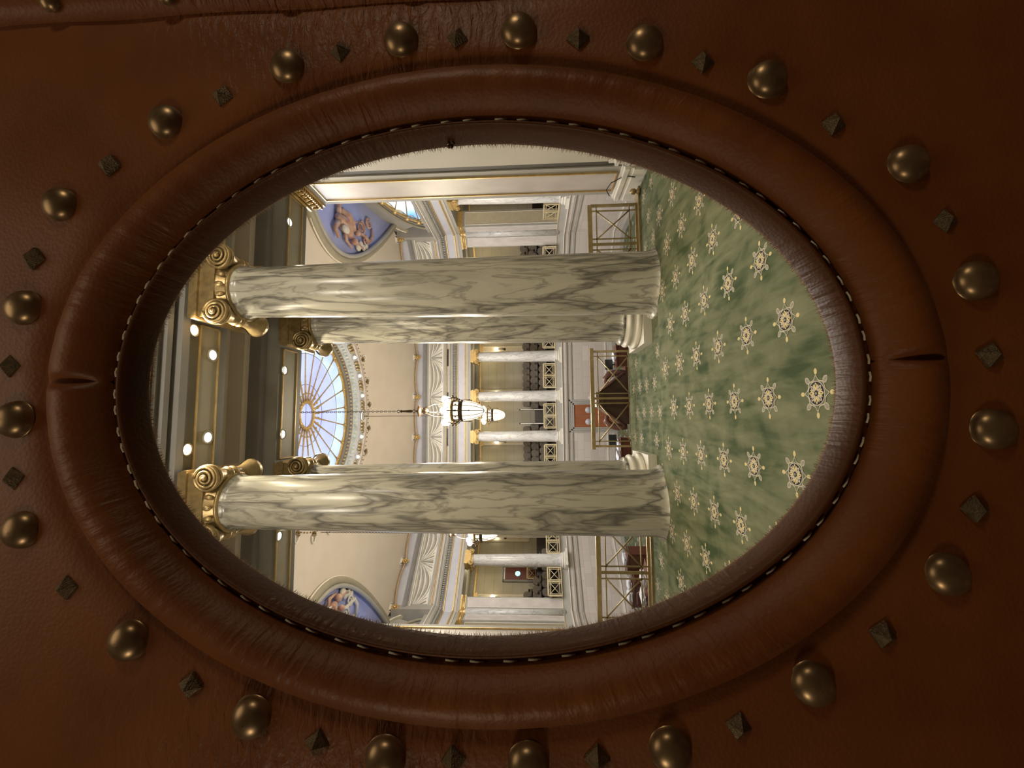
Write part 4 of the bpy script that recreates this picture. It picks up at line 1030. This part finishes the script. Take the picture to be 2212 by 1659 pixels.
GR = [((2.93, 30.85), 0, 'cream X-braced gallery railing on the back wall, right bay'), ((0, 30.85), 0, 'cream X-braced gallery railing in the middle bay above the brown door'),
      ((-2.93, 30.85), 0, 'cream X-braced gallery railing on the back wall, left bay'), ((5.85, 30.85), 0, 'cream X-braced gallery railing at the right end of the back wall'), ((-5.85, 30.85), 0, 'cream X-braced gallery railing at the left end of the back wall, behind the foreground column'),
      ((-8.35, 29.15), pi/4, 'cream X-braced railing on the left angled wall, right of its gallery column'), ((-10.25, 27.25), pi/4, 'cream X-braced railing on the left angled wall beside the panelled pier'),
      ((8.35, 29.15), -pi/4, 'cream X-braced railing on the right angled wall, left of its gallery column'), ((10.25, 27.25), -pi/4, 'cream X-braced railing on the right angled wall beside the panelled pier'),
      ((11.85, 23.9), pi/2, 'cream X-braced railing of the right side gallery, seen at the near pier')]
for i, (p, rz, lb) in enumerate(GR): place(gr, i == 0, (p[0], p[1], 0.03), rz, lb, 'railing', 'cream gallery railings')
# inner rail by the porthole door
r = make_railing(1, 0.80, 0.80, 'brass_rail', th=1.4); r.location = (-11.3, 31.7, 1.50); r.rotation_euler = (0, 0, pi/4); tag(r, 'short brass railing in front of the porthole door', 'railing')

# theatre seats -------------------------------------------------------
def make_seat():
    root = empty('theatre_seat')
    mb = MB(); pts = []
    prof = [(-0.23, 0.30), (-0.245, 0.72), (-0.22, 0.84), (-0.14, 0.90), (0.0, 0.92), (0.14, 0.90), (0.22, 0.84), (0.245, 0.72), (0.23, 0.30)]
    mb.prism(prof, 0.10, 0.20, 0)
    mb.tube([(x*0.93, 0.15, z) for x, z in prof], 0.055, 6); mb.build('seat_back', 'seat', root)
    mb = MB(); mb.b2((-0.23, -0.32, 0.36), (0.23, 0.12, 0.48)); mb.tube([(-0.22, -0.30, 0.43), (0.22, -0.30, 0.43)], 0.06, 8); mb.build('seat_cushion', 'seat', root)
    mb = MB(); mb.b2((-0.27, -0.25, 0.0), (-0.235, 0.15, 0.62)); mb.b2((0.235, -0.25, 0.0), (0.27, 0.15, 0.62)); mb.build('arm_frame', 'seat_dark', root)
    return root
st = make_seat(); first = True
ROWS = (('front row', 32.45, 0.25, 0.0), ('middle row', 33.35, 0.90, 0.26), ('back row', 34.25, 1.55, 0.0))
for nm, y, z, sh in ROWS:
    k = 0
    for i in range(-12, 13):
        x = i*0.52+sh
        if abs(x) < 0.62 or abs(x) > 6.6: continue
        bay = 'between the two right-hand gallery columns' if 1.5 < x < 4.4 else ('in the bay beside the aisle' if abs(x) <= 1.5 else ('in the bay left of the middle column' if -4.4 < x < -1.5 else 'near the end of the gallery'))
        place(st, first, (x, y, z), 0, 'dark brown upholstered theatre seat, %s, %s' % (nm, bay), 'theatre seat', 'gallery seats, %s, %s' % (nm, bay)); first = False
for nm, d, z in (('front row', 1.45, 0.25), ('middle row', 2.35, 0.90), ('back row', 3.25, 1.55)):
    for sg in (-1, 1):
        for i in range(-3, 4):
            if sg < 0 and nm == 'back row' and i in (0, 1, 2): continue
            if sg < 0 and nm == 'middle row' and i == 1: continue
            c = Vector((sg*9.65, 28.65))+Vector((sg, 1)).normalized()*d+Vector((1, -sg)).normalized()*(i*0.56)
            place(st, False, (c.x, c.y, z), -sg*pi/4, 'dark theatre seat behind the %s angled railing, %s' % ('left' if sg < 0 else 'right', nm), 'theatre seat', 'angled gallery seats, %s, %s' % ('left' if sg < 0 else 'right', nm))
# aisle handrails in the middle bay
for sx, lb in ((0.52, 'right'), (-0.55, 'left')):
    root = empty('aisle_handrail', (sx, 32.6, 0.9)); mb = MB(); mb.b2((-0.03, -0.03, 0.75), (0.03, 1.2, 0.80)); mb.b2((-0.03, -0.03, 0.0), (0.03, 0.03, 1.75)); mb.build('handrail', 'white', root)
    mb = MB(); mb.b2((-0.06, 0.03, 0.1), (0.06, 0.10, 1.85)); mb.build('support', 'black', root); tag(root, 'pale aisle handrail on the %s side of the middle gallery steps' % lb, 'handrail')
# porthole door in the left angled gallery wall
pd = empty('door_2', (-11.65, S2-11.65-0.1, 1.55), pi/4); struct(pd, 'reddish brown gallery door with a lit round window')
mb = MB(); mb.b2((-0.46, -0.06, 0.0), (0.46, 0.0, 2.4)); mb.build('leaf', 'mahogany', pd)
mb = MB(); mb.b2((-0.60, -0.08, 0), (-0.46, 0, 2.55)); mb.b2((0.46, -0.08, 0), (0.60, 0, 2.55)); mb.b2((-0.60, -0.08, 2.42), (0.60, 0, 2.55)); mb.build('frame', 'taupe', pd)
mb = MB(); mb.b2((-0.44, -0.10, 2.36), (0.44, -0.06, 2.41)); mb.build('closer_strip', 'white', pd)
mb = MB(); mb.lathe([(0.19, -0.075), (0.19, -0.06)], 28, (0.0, 0, 1.42), axis='y'); mb.build('porthole', 'glow_port', pd)

# brown double door below the gallery
bd = empty('door_3', (-0.03, 30.56, -4.3)); struct(bd, 'reddish brown double door with round windows under the gallery')
for sx in (-1, 1):
    mb = MB(); mb.b2((0.01*sx, -0.05, 0), (0.80*sx, 0.0, 3.05)); lf = mb.build('door_leaf', 'door_wood', bd)
    mb = MB(); mb.lathe([(0.22, -0.065), (0.22, -0.05)], 24, (0.42*sx, 0, 2.05), axis='y'); mb.build('porthole', 'lavender', lf)
mb = MB()
for w0, d in ((0.80, 0.10), (0.92, 0.06), (1.06, 0.03)):
    for sx in (-1, 1): mb.b2((sx*w0, -d-0.02, 0), (sx*(w0+0.10), 0.02, 3.1+w0-0.75))
    mb.b2((-w0-0.1, -d-0.02, 3.06+w0-0.80), (w0+0.1, 0.02, 3.16+w0-0.80))
mb.build('frame', 'grey', bd)
mb = MB(); mb.lathe([(0.001, 0.02), (0.16, 0.02), (0.19, -0.04), (0.19, -0.22), (0.12, -0.28), (0.001, -0.29)], 20, (0, 0, 0), axis='y', cap=False); o = mb.build('wall_fixture', 'panel', loc=(1.25, 30.50, -2.45)); tag(o, 'small round pinkish fixture on the stone wall right of the brown double door', 'wall fixture')

# ------------------------------------------------------------------ chandeliers
def make_chandelier(top):
    """origin at the bottom tip of the bowl"""
    root = empty('chandelier')
    mb = MB(); mb.lathe([(0.02, 0.0), (0.10, 0.02), (0.20, 0.12), (0.27, 0.28), (0.32, 0.48), (0.34, 0.66), (0.33, 0.70)], 24); bw = mb.build('glass_bowl', 'glow_bowl', root)
    mb = MB()
    for k in range(12):
        a = 2*pi*k/12; mb.tube([(r*cos(a), r*sin(a), z) for r, z in ((0.03, -0.01), (0.11, 0.03), (0.21, 0.13), (0.28, 0.29), (0.33, 0.49), (0.35, 0.68))], 0.012, 5)
    mb.build('bowl_rib', 'gold', bw)
    mb = MB(); mb.lathe([(0.33, 0.68), (0.36, 0.69), (0.37, 0.78), (0.36, 0.82), (0.33, 0.82)], 28); mb.build('lower_band', 'bronze', root)
    mb = MB(); mb.lathe([(0.31, 0.82), (0.32, 0.98)], 24); mb.build('lit_collar', 'glow_bowl', root)
    mb = MB(); mb.lathe([(0.33, 0.98), (0.38, 0.99), (0.40, 1.04), (0.36, 1.10), (0.30, 1.12)], 28)
    for k in range(12):
        a = 2*pi*k/12; mb.tube([(0.345*cos(a), 0.345*sin(a), 0.80), (0.345*cos(a), 0.345*sin(a), 1.0)], 0.018, 5); mb.ball((0.39*cos(a), 0.39*sin(a), 0.90), 0.035, 0, 6)
    mb.build('upper_band', 'gold_old', root)
    for k in range(6):
        a = 2*pi*(k+0.5)/6; ca, sa = cos(a), sin(a)
        mb = MB(); mb.tube([(0.36*ca, 0.36*sa, 0.95), (0.46*ca, 0.46*sa, 0.86), (0.52*ca, 0.52*sa, 0.98), (0.44*ca, 0.44*sa, 1.10), (0.46*ca, 0.46*sa, 1.16)], 0.024, 6)
        mb.tube([(0.40*ca, 0.40*sa, 0.86), (0.41*ca, 0.41*sa, 0.45)], 0.012, 5); mb.ball((0.41*ca, 0.41*sa, 0.44), 0.025, 0, 6); mb.ball((0.56*ca, 0.56*sa, 1.0), 0.035, 0, 6)
        ar = mb.build('arm', 'bronze', root)
        mb = MB(); mb.ball((0.44*ca, 0.44*sa, 1.27), 0.115, 0, 12); mb.build('globe', 'glow_warm', ar)
        mb = MB(); mb.ball((0.36*cos(a+0.5), 0.36*sin(a+0.5), 1.22), 0.085, 0, 10); mb.build('globe', 'glow_warm', root)
    for k in range(3):
        a = 2*pi*k/3+0.3; mb = MB(); mb.tube([(0.30*cos(a), 0.30*sin(a), 1.10), (0.24*cos(a), 0.24*sin(a), 1.7), (0.10*cos(a), 0.10*sin(a), 2.05)], 0.014, 6); mb.build('hanging_rod', 'bronze', root)
    mb = MB(); mb.lathe([(0.02, 1.88), (0.08, 1.90), (0.10, 2.0), (0.06, 2.06), (0.14, 2.12), (0.20, 2.17), (0.19, 2.20), (0.03, 2.22)], 20); mb.build('crown', 'bronze', root)
    mb = MB(); mb.lathe([(0.012, 2.22), (0.05, 2.26), (0.012, 2.30)], 10); mb.tube([(0.05*cos(2*pi*k/16), 0, 2.36+0.06*sin(2*pi*k/16)) for k in range(16)], 0.012, 5, closed=True)
    mb.lathe([(0.02, 2.42), (0.05, 2.45), (0.03, 2.75), (0.05, 2.80), (0.015, 2.84)], 10); mb.tube([(0.04*cos(2*pi*k/16), 0, 2.89+0.05*sin(2*pi*k/16)) for k in range(16)], 0.012, 5, closed=True)
    mb.build('stem', 'bronze', root)
    mb = MB(); z = 2.94; k = 0
    while z < top:
        dx, dy = (1, 0) if k % 2 else (0, 1); mb.tube([(0.022*cos(q)*dx, 0.022*cos(q)*dy, z+0.04+0.045*sin(q)) for q in [2*pi*t/10 for t in range(10)]], 0.009, 4, closed=True); z += 0.072; k += 1
    mb.build('chain', 'bronze', root)
    return root
chd = make_chandelier(8.1)
CL = ('large lit chandelier nearest, hanging left of the middle on a long chain', 'second lit chandelier farther away, below and behind the nearest one', 'lit chandelier at the left, half behind the left foreground column', 'lit chandelier at the right, hidden behind the right foreground column')
for i, (x, y) in enumerate(CHAND): place(chd, i == 0, (x, y, 3.28), 0.3*i, CL[i], 'chandelier', 'brass chandeliers of the chamber')

# ------------------------------------------------------------------ hall between the door and the chamber
mb = MB()
for sx in (-1, 1):
    mb.b2((sx*4.1, YD+0.12, -0.42), (sx*4.6, 7.04, 6.2), 0)
    for z0, z1, d in ((-0.42, -0.02, 0.10), (-0.02, 0.10, 0.07), (0.10, 0.16, 0.10), (0.16, 0.26, 0.04)): mb.b2((sx*(4.1-d), YD+0.13, z0), (sx*4.12, 7.03, z1), 1)
struct(mb.build('wall_hall', ['warm_wall', 'white_stone']), 'plain cream side walls of the hall')
for sx, nm in ((1, 'right'), (-1, 'left')):
    root = empty('pier', (sx*4.4, 7.66, -0.42)); tag(root, 'square %s pier with a framed panel and gilt cap beside the %s brass railing' % (nm, nm), 'pier')
    O = Vector((sx*4.4, 7.66, -0.42))
    def pc2(mb, name, mats): mb.v = [(v[0]-O.x, v[1]-O.y, v[2]-O.z) for v in mb.v]; return mb.build(name, mats, root)
    mb = MB(); mb.b2((sx*4.1, 7.20, -0.42), (sx*4.75, 8.12, 6.17)); pc2(mb, 'body', 'grey')
    mb = MB(); fx = sx*4.1; 
    mb.b2((fx-sx*0.01, 7.36, 0.05), (fx+sx*0.02, 7.96, 5.72), 0)
    for y in (7.36, 7.96): mb.b2((fx-sx*0.03, y-0.012, 0.05), (fx, y+0.012, 5.72), 1)
    for z in (0.05, 5.72): mb.b2((fx-sx*0.03, 7.36, z-0.012), (fx, 7.96, z+0.012), 1)
    pc2(mb, 'panel', ['panel', 'gold'])
    mb = MB()
    for z0, z1, d in ((-0.42, -0.20, 0.12), (-0.20, -0.12, 0.09), (-0.12, -0.04, 0.11), (-0.04, 0.0, 0.05)): mb.b2((sx*(4.1-d), 7.12, z0), (sx*4.8, 8.2, z1))
    pc2(mb, 'base', 'white_stone')
    mb = MB(); mb.b2((sx*4.06, 7.16, 5.84), (sx*4.78, 8.16, 5.88)); mb.b2((sx*4.04, 7.14, 5.92), (sx*4.8, 8.18, 6.12)); mb.b2((sx*4.0, 7.1, 6.14), (sx*4.8, 8.2, 6.185))
    for k in range(9): mb.ball((sx*4.02, 7.2+k*0.115, 6.02), 0.05, 0, 8, (0.6, 0.8, 1.4)); 
    for k in range(16): mb.b2((sx*4.0, 7.14+k*0.065, 5.885), (sx*4.06, 7.17+k*0.065, 5.92))
    pc2(mb, 'gilt_capital', 'gold')
    mb = MB(); mb.b2((sx*4.12, 7.05, -0.42), (sx*4.6, 7.19, 6.18)); pc2(mb, 'shadow_joint', 'gap_shade')  # shade of the narrow gap put in as a dark strip
# curved velvet rope / cable from the right railing end
mb = MB(); mb.tube([(3.86, 7.75, 0.13), (3.93, 7.66, 0.20), (4.0, 7.55, 0.13), (4.03, 7.45, -0.02), (4.0, 7.35, -0.15), (3.95, 7.3, -0.25)], 0.010, 6); o = mb.build('cable', 'black'); tag(o, 'thin dark cable looping from the right railing to the pier', 'cable')
mb = MB(); mb.lathe([(0.03, 0.0), (0.06, 0.02), (0.055, 0.06), (0.03, 0.08), (0.055, 0.11), (0.05, 0.17), (0.01, 0.20)], 16); o = mb.build('brass_finial', 'gold_old', loc=(3.86, 7.62, -0.42)); tag(o, 'small brass finial on the carpet at the foot of the right pier', 'finial')

# beams and ceiling of the hall
mb = MB()
def beam(y0, y1, z0, ysoff):
    mb.b2((-4.6, y0, z0), (4.6, y1, 7.0), 0)
    # raised margins around a sunken olive panel, per bay
    for xa, xb in ((-4.0, -2.0), (-1.0, 1.0), (2.0, 4.0)):
        ya, yb = y0+ysoff, y1-0.17
        mb.b2((xa, ya, z0-0.006), (xb, yb, z0), 1)
        for y in (ya, yb): mb.b2((xa, y-0.012, z0-0.02), (xb, y+0.012, z0), 2)
        for x in (xa, xb): mb.b2((x-0.012, ya, z0-0.02), (x+0.012, yb, z0), 2)
beam(5.34, 6.08, 6.22, 0.22); beam(7.40, 8.14, 6.22, 0.13)
struct(mb.build('ceiling_beam', ['taupe', 'taupe_light', 'gold']), 'olive ceiling beams with gold-lined panels')
mb = MB()
mb.b2((-4.6, 6.08, 6.95), (4.6, 7.40, 7.05), 0)       # coffer between the beams
for y0, y1, z, mi in ((6.08, 6.22, 6.60, 1), (7.26, 7.40, 6.45, 1), (6.22, 6.36, 6.80, 0), (7.12, 7.26, 6.68, 0)): mb.b2((-4.6, y0, z), (4.6, y1, 7.0), mi)
mb.b2((-4.6, YD+0.12, 6.30), (4.6, 5.34, 6.45), 2)
for y0, y1, z, mi in ((5.22, 5.34, 6.17, 1), (5.05, 5.13, 6.22, 1), (4.90, 4.95, 6.24, 1), (4.62, 4.86, 6.24, 2)): mb.b2((-4.6, y0, z), (4.6, y1, 6.31), mi)
struct(mb.build('ceiling_hall', ['cream', 'grey_dark', 'taupe']), 'coffered ceiling of the hall')
mb = MB()
for k in range(90):
    x = -3.2+k*0.072; mb.ball((x, 4.74, 6.23), 0.034, 0, 6, (0.9, 1.2, 0.8))
mb.tube([(-3.2, 4.66, 6.23), (3.2, 4.66, 6.23)], 0.02, 6); mb.tube([(-3.2, 4.84, 6.23), (3.2, 4.84, 6.23)], 0.016, 6)
struct(mb.build('trim_11', 'gold_old'), 'gold egg moulding on the hall ceiling')
# recessed lights
dl = empty('recessed_downlight'); mb = MB(); mb.lathe([(0.062, 0.0), (0.085, -0.006), (0.095, -0.012), (0.10, 0.0)], 24, cap=False); mb.build('trim_ring', 'taupe_light', dl)
mb = MB(); mb.lathe([(0.068, -0.004), (0.068, -0.002)], 24); mb.build('lit_disc', 'glow_disc', dl)
for i, (x, y, lb) in enumerate(((0.612, 7.56, 'far beam, middle bay, right'), (-0.564, 7.58, 'far beam, middle bay, left'), (3.45, 7.54, 'far beam, photo-top of the near pair'), (-2.384, 7.59, 'far beam, left of the left column'), (0.621, 5.80, 'near beam, right'), (-0.554, 5.79, 'near beam, left'))):
    place(dl, i == 0, (x, y, 6.206), 0, 'round recessed downlight in the %s' % lb, 'ceiling light', 'recessed lights in the beams')
sl = empty('spotlight'); mb = MB(); mb.lathe([(0.07, 0.0), (0.085, -0.01), (0.09, -0.04), (0.075, -0.05), (0.065, -0.02)], 24, cap=False); mb.build('housing', 'gold_old', sl)
mb = MB(); mb.lathe([(0.068, -0.035), (0.03, -0.045), (0.001, -0.048)], 24, cap=False); mb.build('lamp_face', 'glow_spot', sl)
for i, (x, lb) in enumerate(((0.90, 'right'), (-0.70, 'left'))): place(sl, i == 0, (x, 5.42 if 0 else 5.41, 6.215), 0, 'bright glaring spotlight on the ceiling, the %s one of the pair' % lb, 'spotlight', 'ceiling spotlights')

# ------------------------------------------------------------------ speaker's canopy
cn_ = empty('canopy', (0.12, 9.95, -4.3)); tag(cn_, 'dark walnut canopy with sloping sides rising behind the middle brass railing', 'canopy')
mb = MB(); mb.prism([(-0.57, 0.0), (0.57, 0.0), (0.57, 3.86), (0.16, 4.42), (-0.16, 4.42), (-0.57, 3.86)], -0.1, 0.45, 0); mb.build('back_panel', 'walnut', cn_)
mb = MB(); mb.b2((-0.17, -0.16, 4.30), (0.17, 0.46, 4.47)); mb.b2((-0.14, -0.14, 3.0), (0.14, -0.10, 4.30)); mb.build('crest', 'walnut', cn_)
mb = MB(); mb.tube([(-0.60, -0.13, 3.84), (-0.17, -0.13, 4.42)], 0.03, 6); mb.tube([(0.60, -0.13, 3.84), (0.17, -0.13, 4.42)], 0.03, 6); mb.build('cornice', 'scroll', cn_)
for sx in (-1, 1):
    mb = MB(); pts = [(sx*0.62, 0.1, 3.75), (sx*0.64, 0.1, 3.95), (sx*0.60, 0.1, 4.12), (sx*0.50, 0.1, 4.22), (sx*0.40, 0.1, 4.20), (sx*0.37, 0.1, 4.12)]
    mb.tube(pts, [0.075, 0.085, 0.08, 0.07, 0.045, 0.025], 10); mb.ball((sx*0.38, 0.08, 4.11), 0.045, 0, 8); mb.build('carved_scroll', 'scroll', cn_)

# ------------------------------------------------------------------ desks in the chamber
def make_desk(L, hp, ncol=2):
    """origin on the floor in the middle; front panel faces -Y"""
    root = empty('member_desk')
    mb = MB(); mb.b2((-L/2, -0.28, 0.0), (L/2, -0.23, hp)); mb.b2((-L/2, -0.23, 0), (-L/2+0.05, 0.30, hp-0.1)); mb.b2((L/2-0.05, -0.23, 0), (L/2, 0.30, hp-0.1)); mb.build('body', 'mahogany', root)
    mb = MB(); mb.b2((-L/2-0.04, -0.33, hp-0.04), (L/2+0.04, 0.36, hp)); mb.build('desktop', 'mahogany', root)
    for k in range(ncol):
        x0 = -L/2+0.06+k*(L-0.12)/ncol; mb = MB(); w2 = (L-0.12)/ncol-0.08; mb.b2((x0+0.04, -0.30, 0.12), (x0+0.04+w2, -0.28, hp-0.12)); mb.build('front_panel', 'mahogany', root)
    return root
dk = make_desk(1.45, 1.05); dn = make_desk(1.0, 1.05, 1)
RZ = 4.3
DESK = [(dn, 2.72, 20.6, -3.40, 0, 'mahogany desk right of the dark canopy, seen through the brass railing'), (dn, 1.55, 19.6, -3.60, 0.0, 'mahogany desk right of the canopy, the one nearer the canopy'),
        (dk, -1.9, 20.4, -3.45, 0.0, 'mahogany desk left of the dark canopy with white papers'), (dn, -2.75, 18.6, -3.40, 0, 'low red mahogany desk left of the middle railing end'),
        (dn, -6.70, 20.2, -3.55, -0.35, 'mahogany desk behind the left railing, the one beside the foreground column'), (dk, -8.05, 20.2, -3.75, -0.45, 'mahogany desk behind the left railing, farther left with papers'),
        (dk, -5.6, 14.2, -2.90, -0.5, 'nearest mahogany desk behind the lower bars of the left railing'),
        (dn, 4.55, 20.5, -3.60, 0.2, 'mahogany desk behind the right railing beside the foreground column'), (dn, 5.75, 20.2, -3.75, 0.3, 'mahogany desk behind the right railing, farther right')]
fd = {id(dk): True, id(dn): True}
for pr, x, y, z, rz, lb in DESK:
    d_ = place(pr, fd[id(pr)], (x, y, z), rz, lb, 'desk', 'mahogany desks in the chamber'); fd[id(pr)] = False
# tiers under the desks
mb = MB()
for x0, x1, y0, y1, z in ((1.0, 3.4, 19.2, 21.4, -3.62), (-3.4, -0.9, 17.9, 21.2, -3.46), (-9.3, -5.9, 19.4, 21.4, -3.77), (-6.8, -4.5, 13.2, 15.4, -2.92), (3.9, 6.6, 19.6, 21.2, -3.77)): mb.b2((x0, y0, -4.3), (x1, y1, z))
struct(mb.build('floor_tiers', 'carpet'), 'carpeted tiers under the desks')
# papers, monitors, chairs
def sheetpile(x, y, z, rz, n, lb, s=1.0):
    mb = MB()
    for k in range(n): mb.box((random.uniform(-.05, .05), random.uniform(-.05, .05), 0.012+k*0.022), (0.42*s, 0.30*s, 0.02), 0, random.uniform(-.3, .3))
    o = mb.build('paper_stack', 'paper', loc=(x, y, z)); o.rotation_euler = (0, 0, rz); tag(o, lb, 'papers')
def topz(z): return z+1.05
for x, y, z, n, lb in ((2.72, 20.6, -3.40, 5, 'white papers on the right desk beyond the canopy'), (1.55, 19.6, -3.60, 5, 'white papers on the desk nearer the canopy'), (-1.55, 20.4, -3.45, 5, 'white papers on the desk left of the canopy, right pile'), (-2.1, 20.4, -3.45, 6, 'white papers on the desk left of the canopy, left pile'),
                       (-6.7, 20.2, -3.55, 6, 'white papers on the desk beside the left foreground column'), (-8.25, 20.2, -3.75, 8, 'white papers on the far left desk, left pile'), (-7.75, 20.2, -3.75, 8, 'white papers on the far left desk, right pile'), (-5.4, 14.2, -2.90, 5, 'white papers on the nearest left desk'), (-6.0, 14.3, -2.90, 5, 'second pile of papers on the nearest left desk'),
                       (4.55, 20.5, -3.60, 5, 'white papers on the desk behind the right railing'), (-2.75, 18.6, -3.40, 4, 'white papers on the low red desk')):
    sheetpile(x, y, topz(z), 0.2*n, n, lb, 1.1)
mn = empty('monitor'); mb = MB(); mb.b2((-0.26, -0.02, 0.10), (0.26, 0.02, 0.46)); mb.build('screen', 'black', mn); mb = MB(); mb.b2((-0.03, -0.01, 0), (0.03, 0.03, 0.12)); mb.b2((-0.12, -0.08, 0), (0.12, 0.08, 0.012)); mb.build('stand', 'black', mn)
for i, (x, y, z, lb) in enumerate(((2.35, 20.75, topz(-3.40), 'black monitor on the desk right of the canopy'), (-1.3, 20.55, topz(-3.45), 'black monitor on the desk left of the canopy'))): place(mn, i == 0, (x, y, z), 0.2, lb, 'monitor')
ch_ = empty('swivel_chair')
mb = MB(); mb.b2((-0.24, -0.22, 0.44), (0.24, 0.24, 0.54)); mb.build('seat', 'mahogany', ch_)
mb = MB(); mb.prism([(-0.24, 0.55), (-0.26, 1.0), (-0.18, 1.12), (0.18, 1.12), (0.26, 1.0), (0.24, 0.55)], 0.20, 0.28); mb.build('backrest', 'mahogany', ch_)
mb = MB(); mb.lathe([(0.03, 0.06), (0.03, 0.44)], 10)
for k in range(5):
    a = 2*pi*k/5; mb.tube([(0, 0, 0.08), (0.26*cos(a), 0.26*sin(a), 0.03)], 0.02, 6)
mb.build('swivel_base', 'bronze', ch_)
for i, (x, y, z, rz, lb) in enumerate(((-2.9, 20.9, -3.46, 0.3, 'reddish leather swivel chair at the desk left of the canopy'), (-3.0, 19.9, -3.46, 1.2, 'second reddish swivel chair left of the middle railing'), (-7.4, 21.0, -3.77, 0, 'reddish swivel chair between the two left desks'), (-6.4, 14.9, -2.92, 0, 'reddish swivel chair at the nearest left desk'))):
    place(ch_, i == 0, (x, y, z), rz, lb, 'chair')
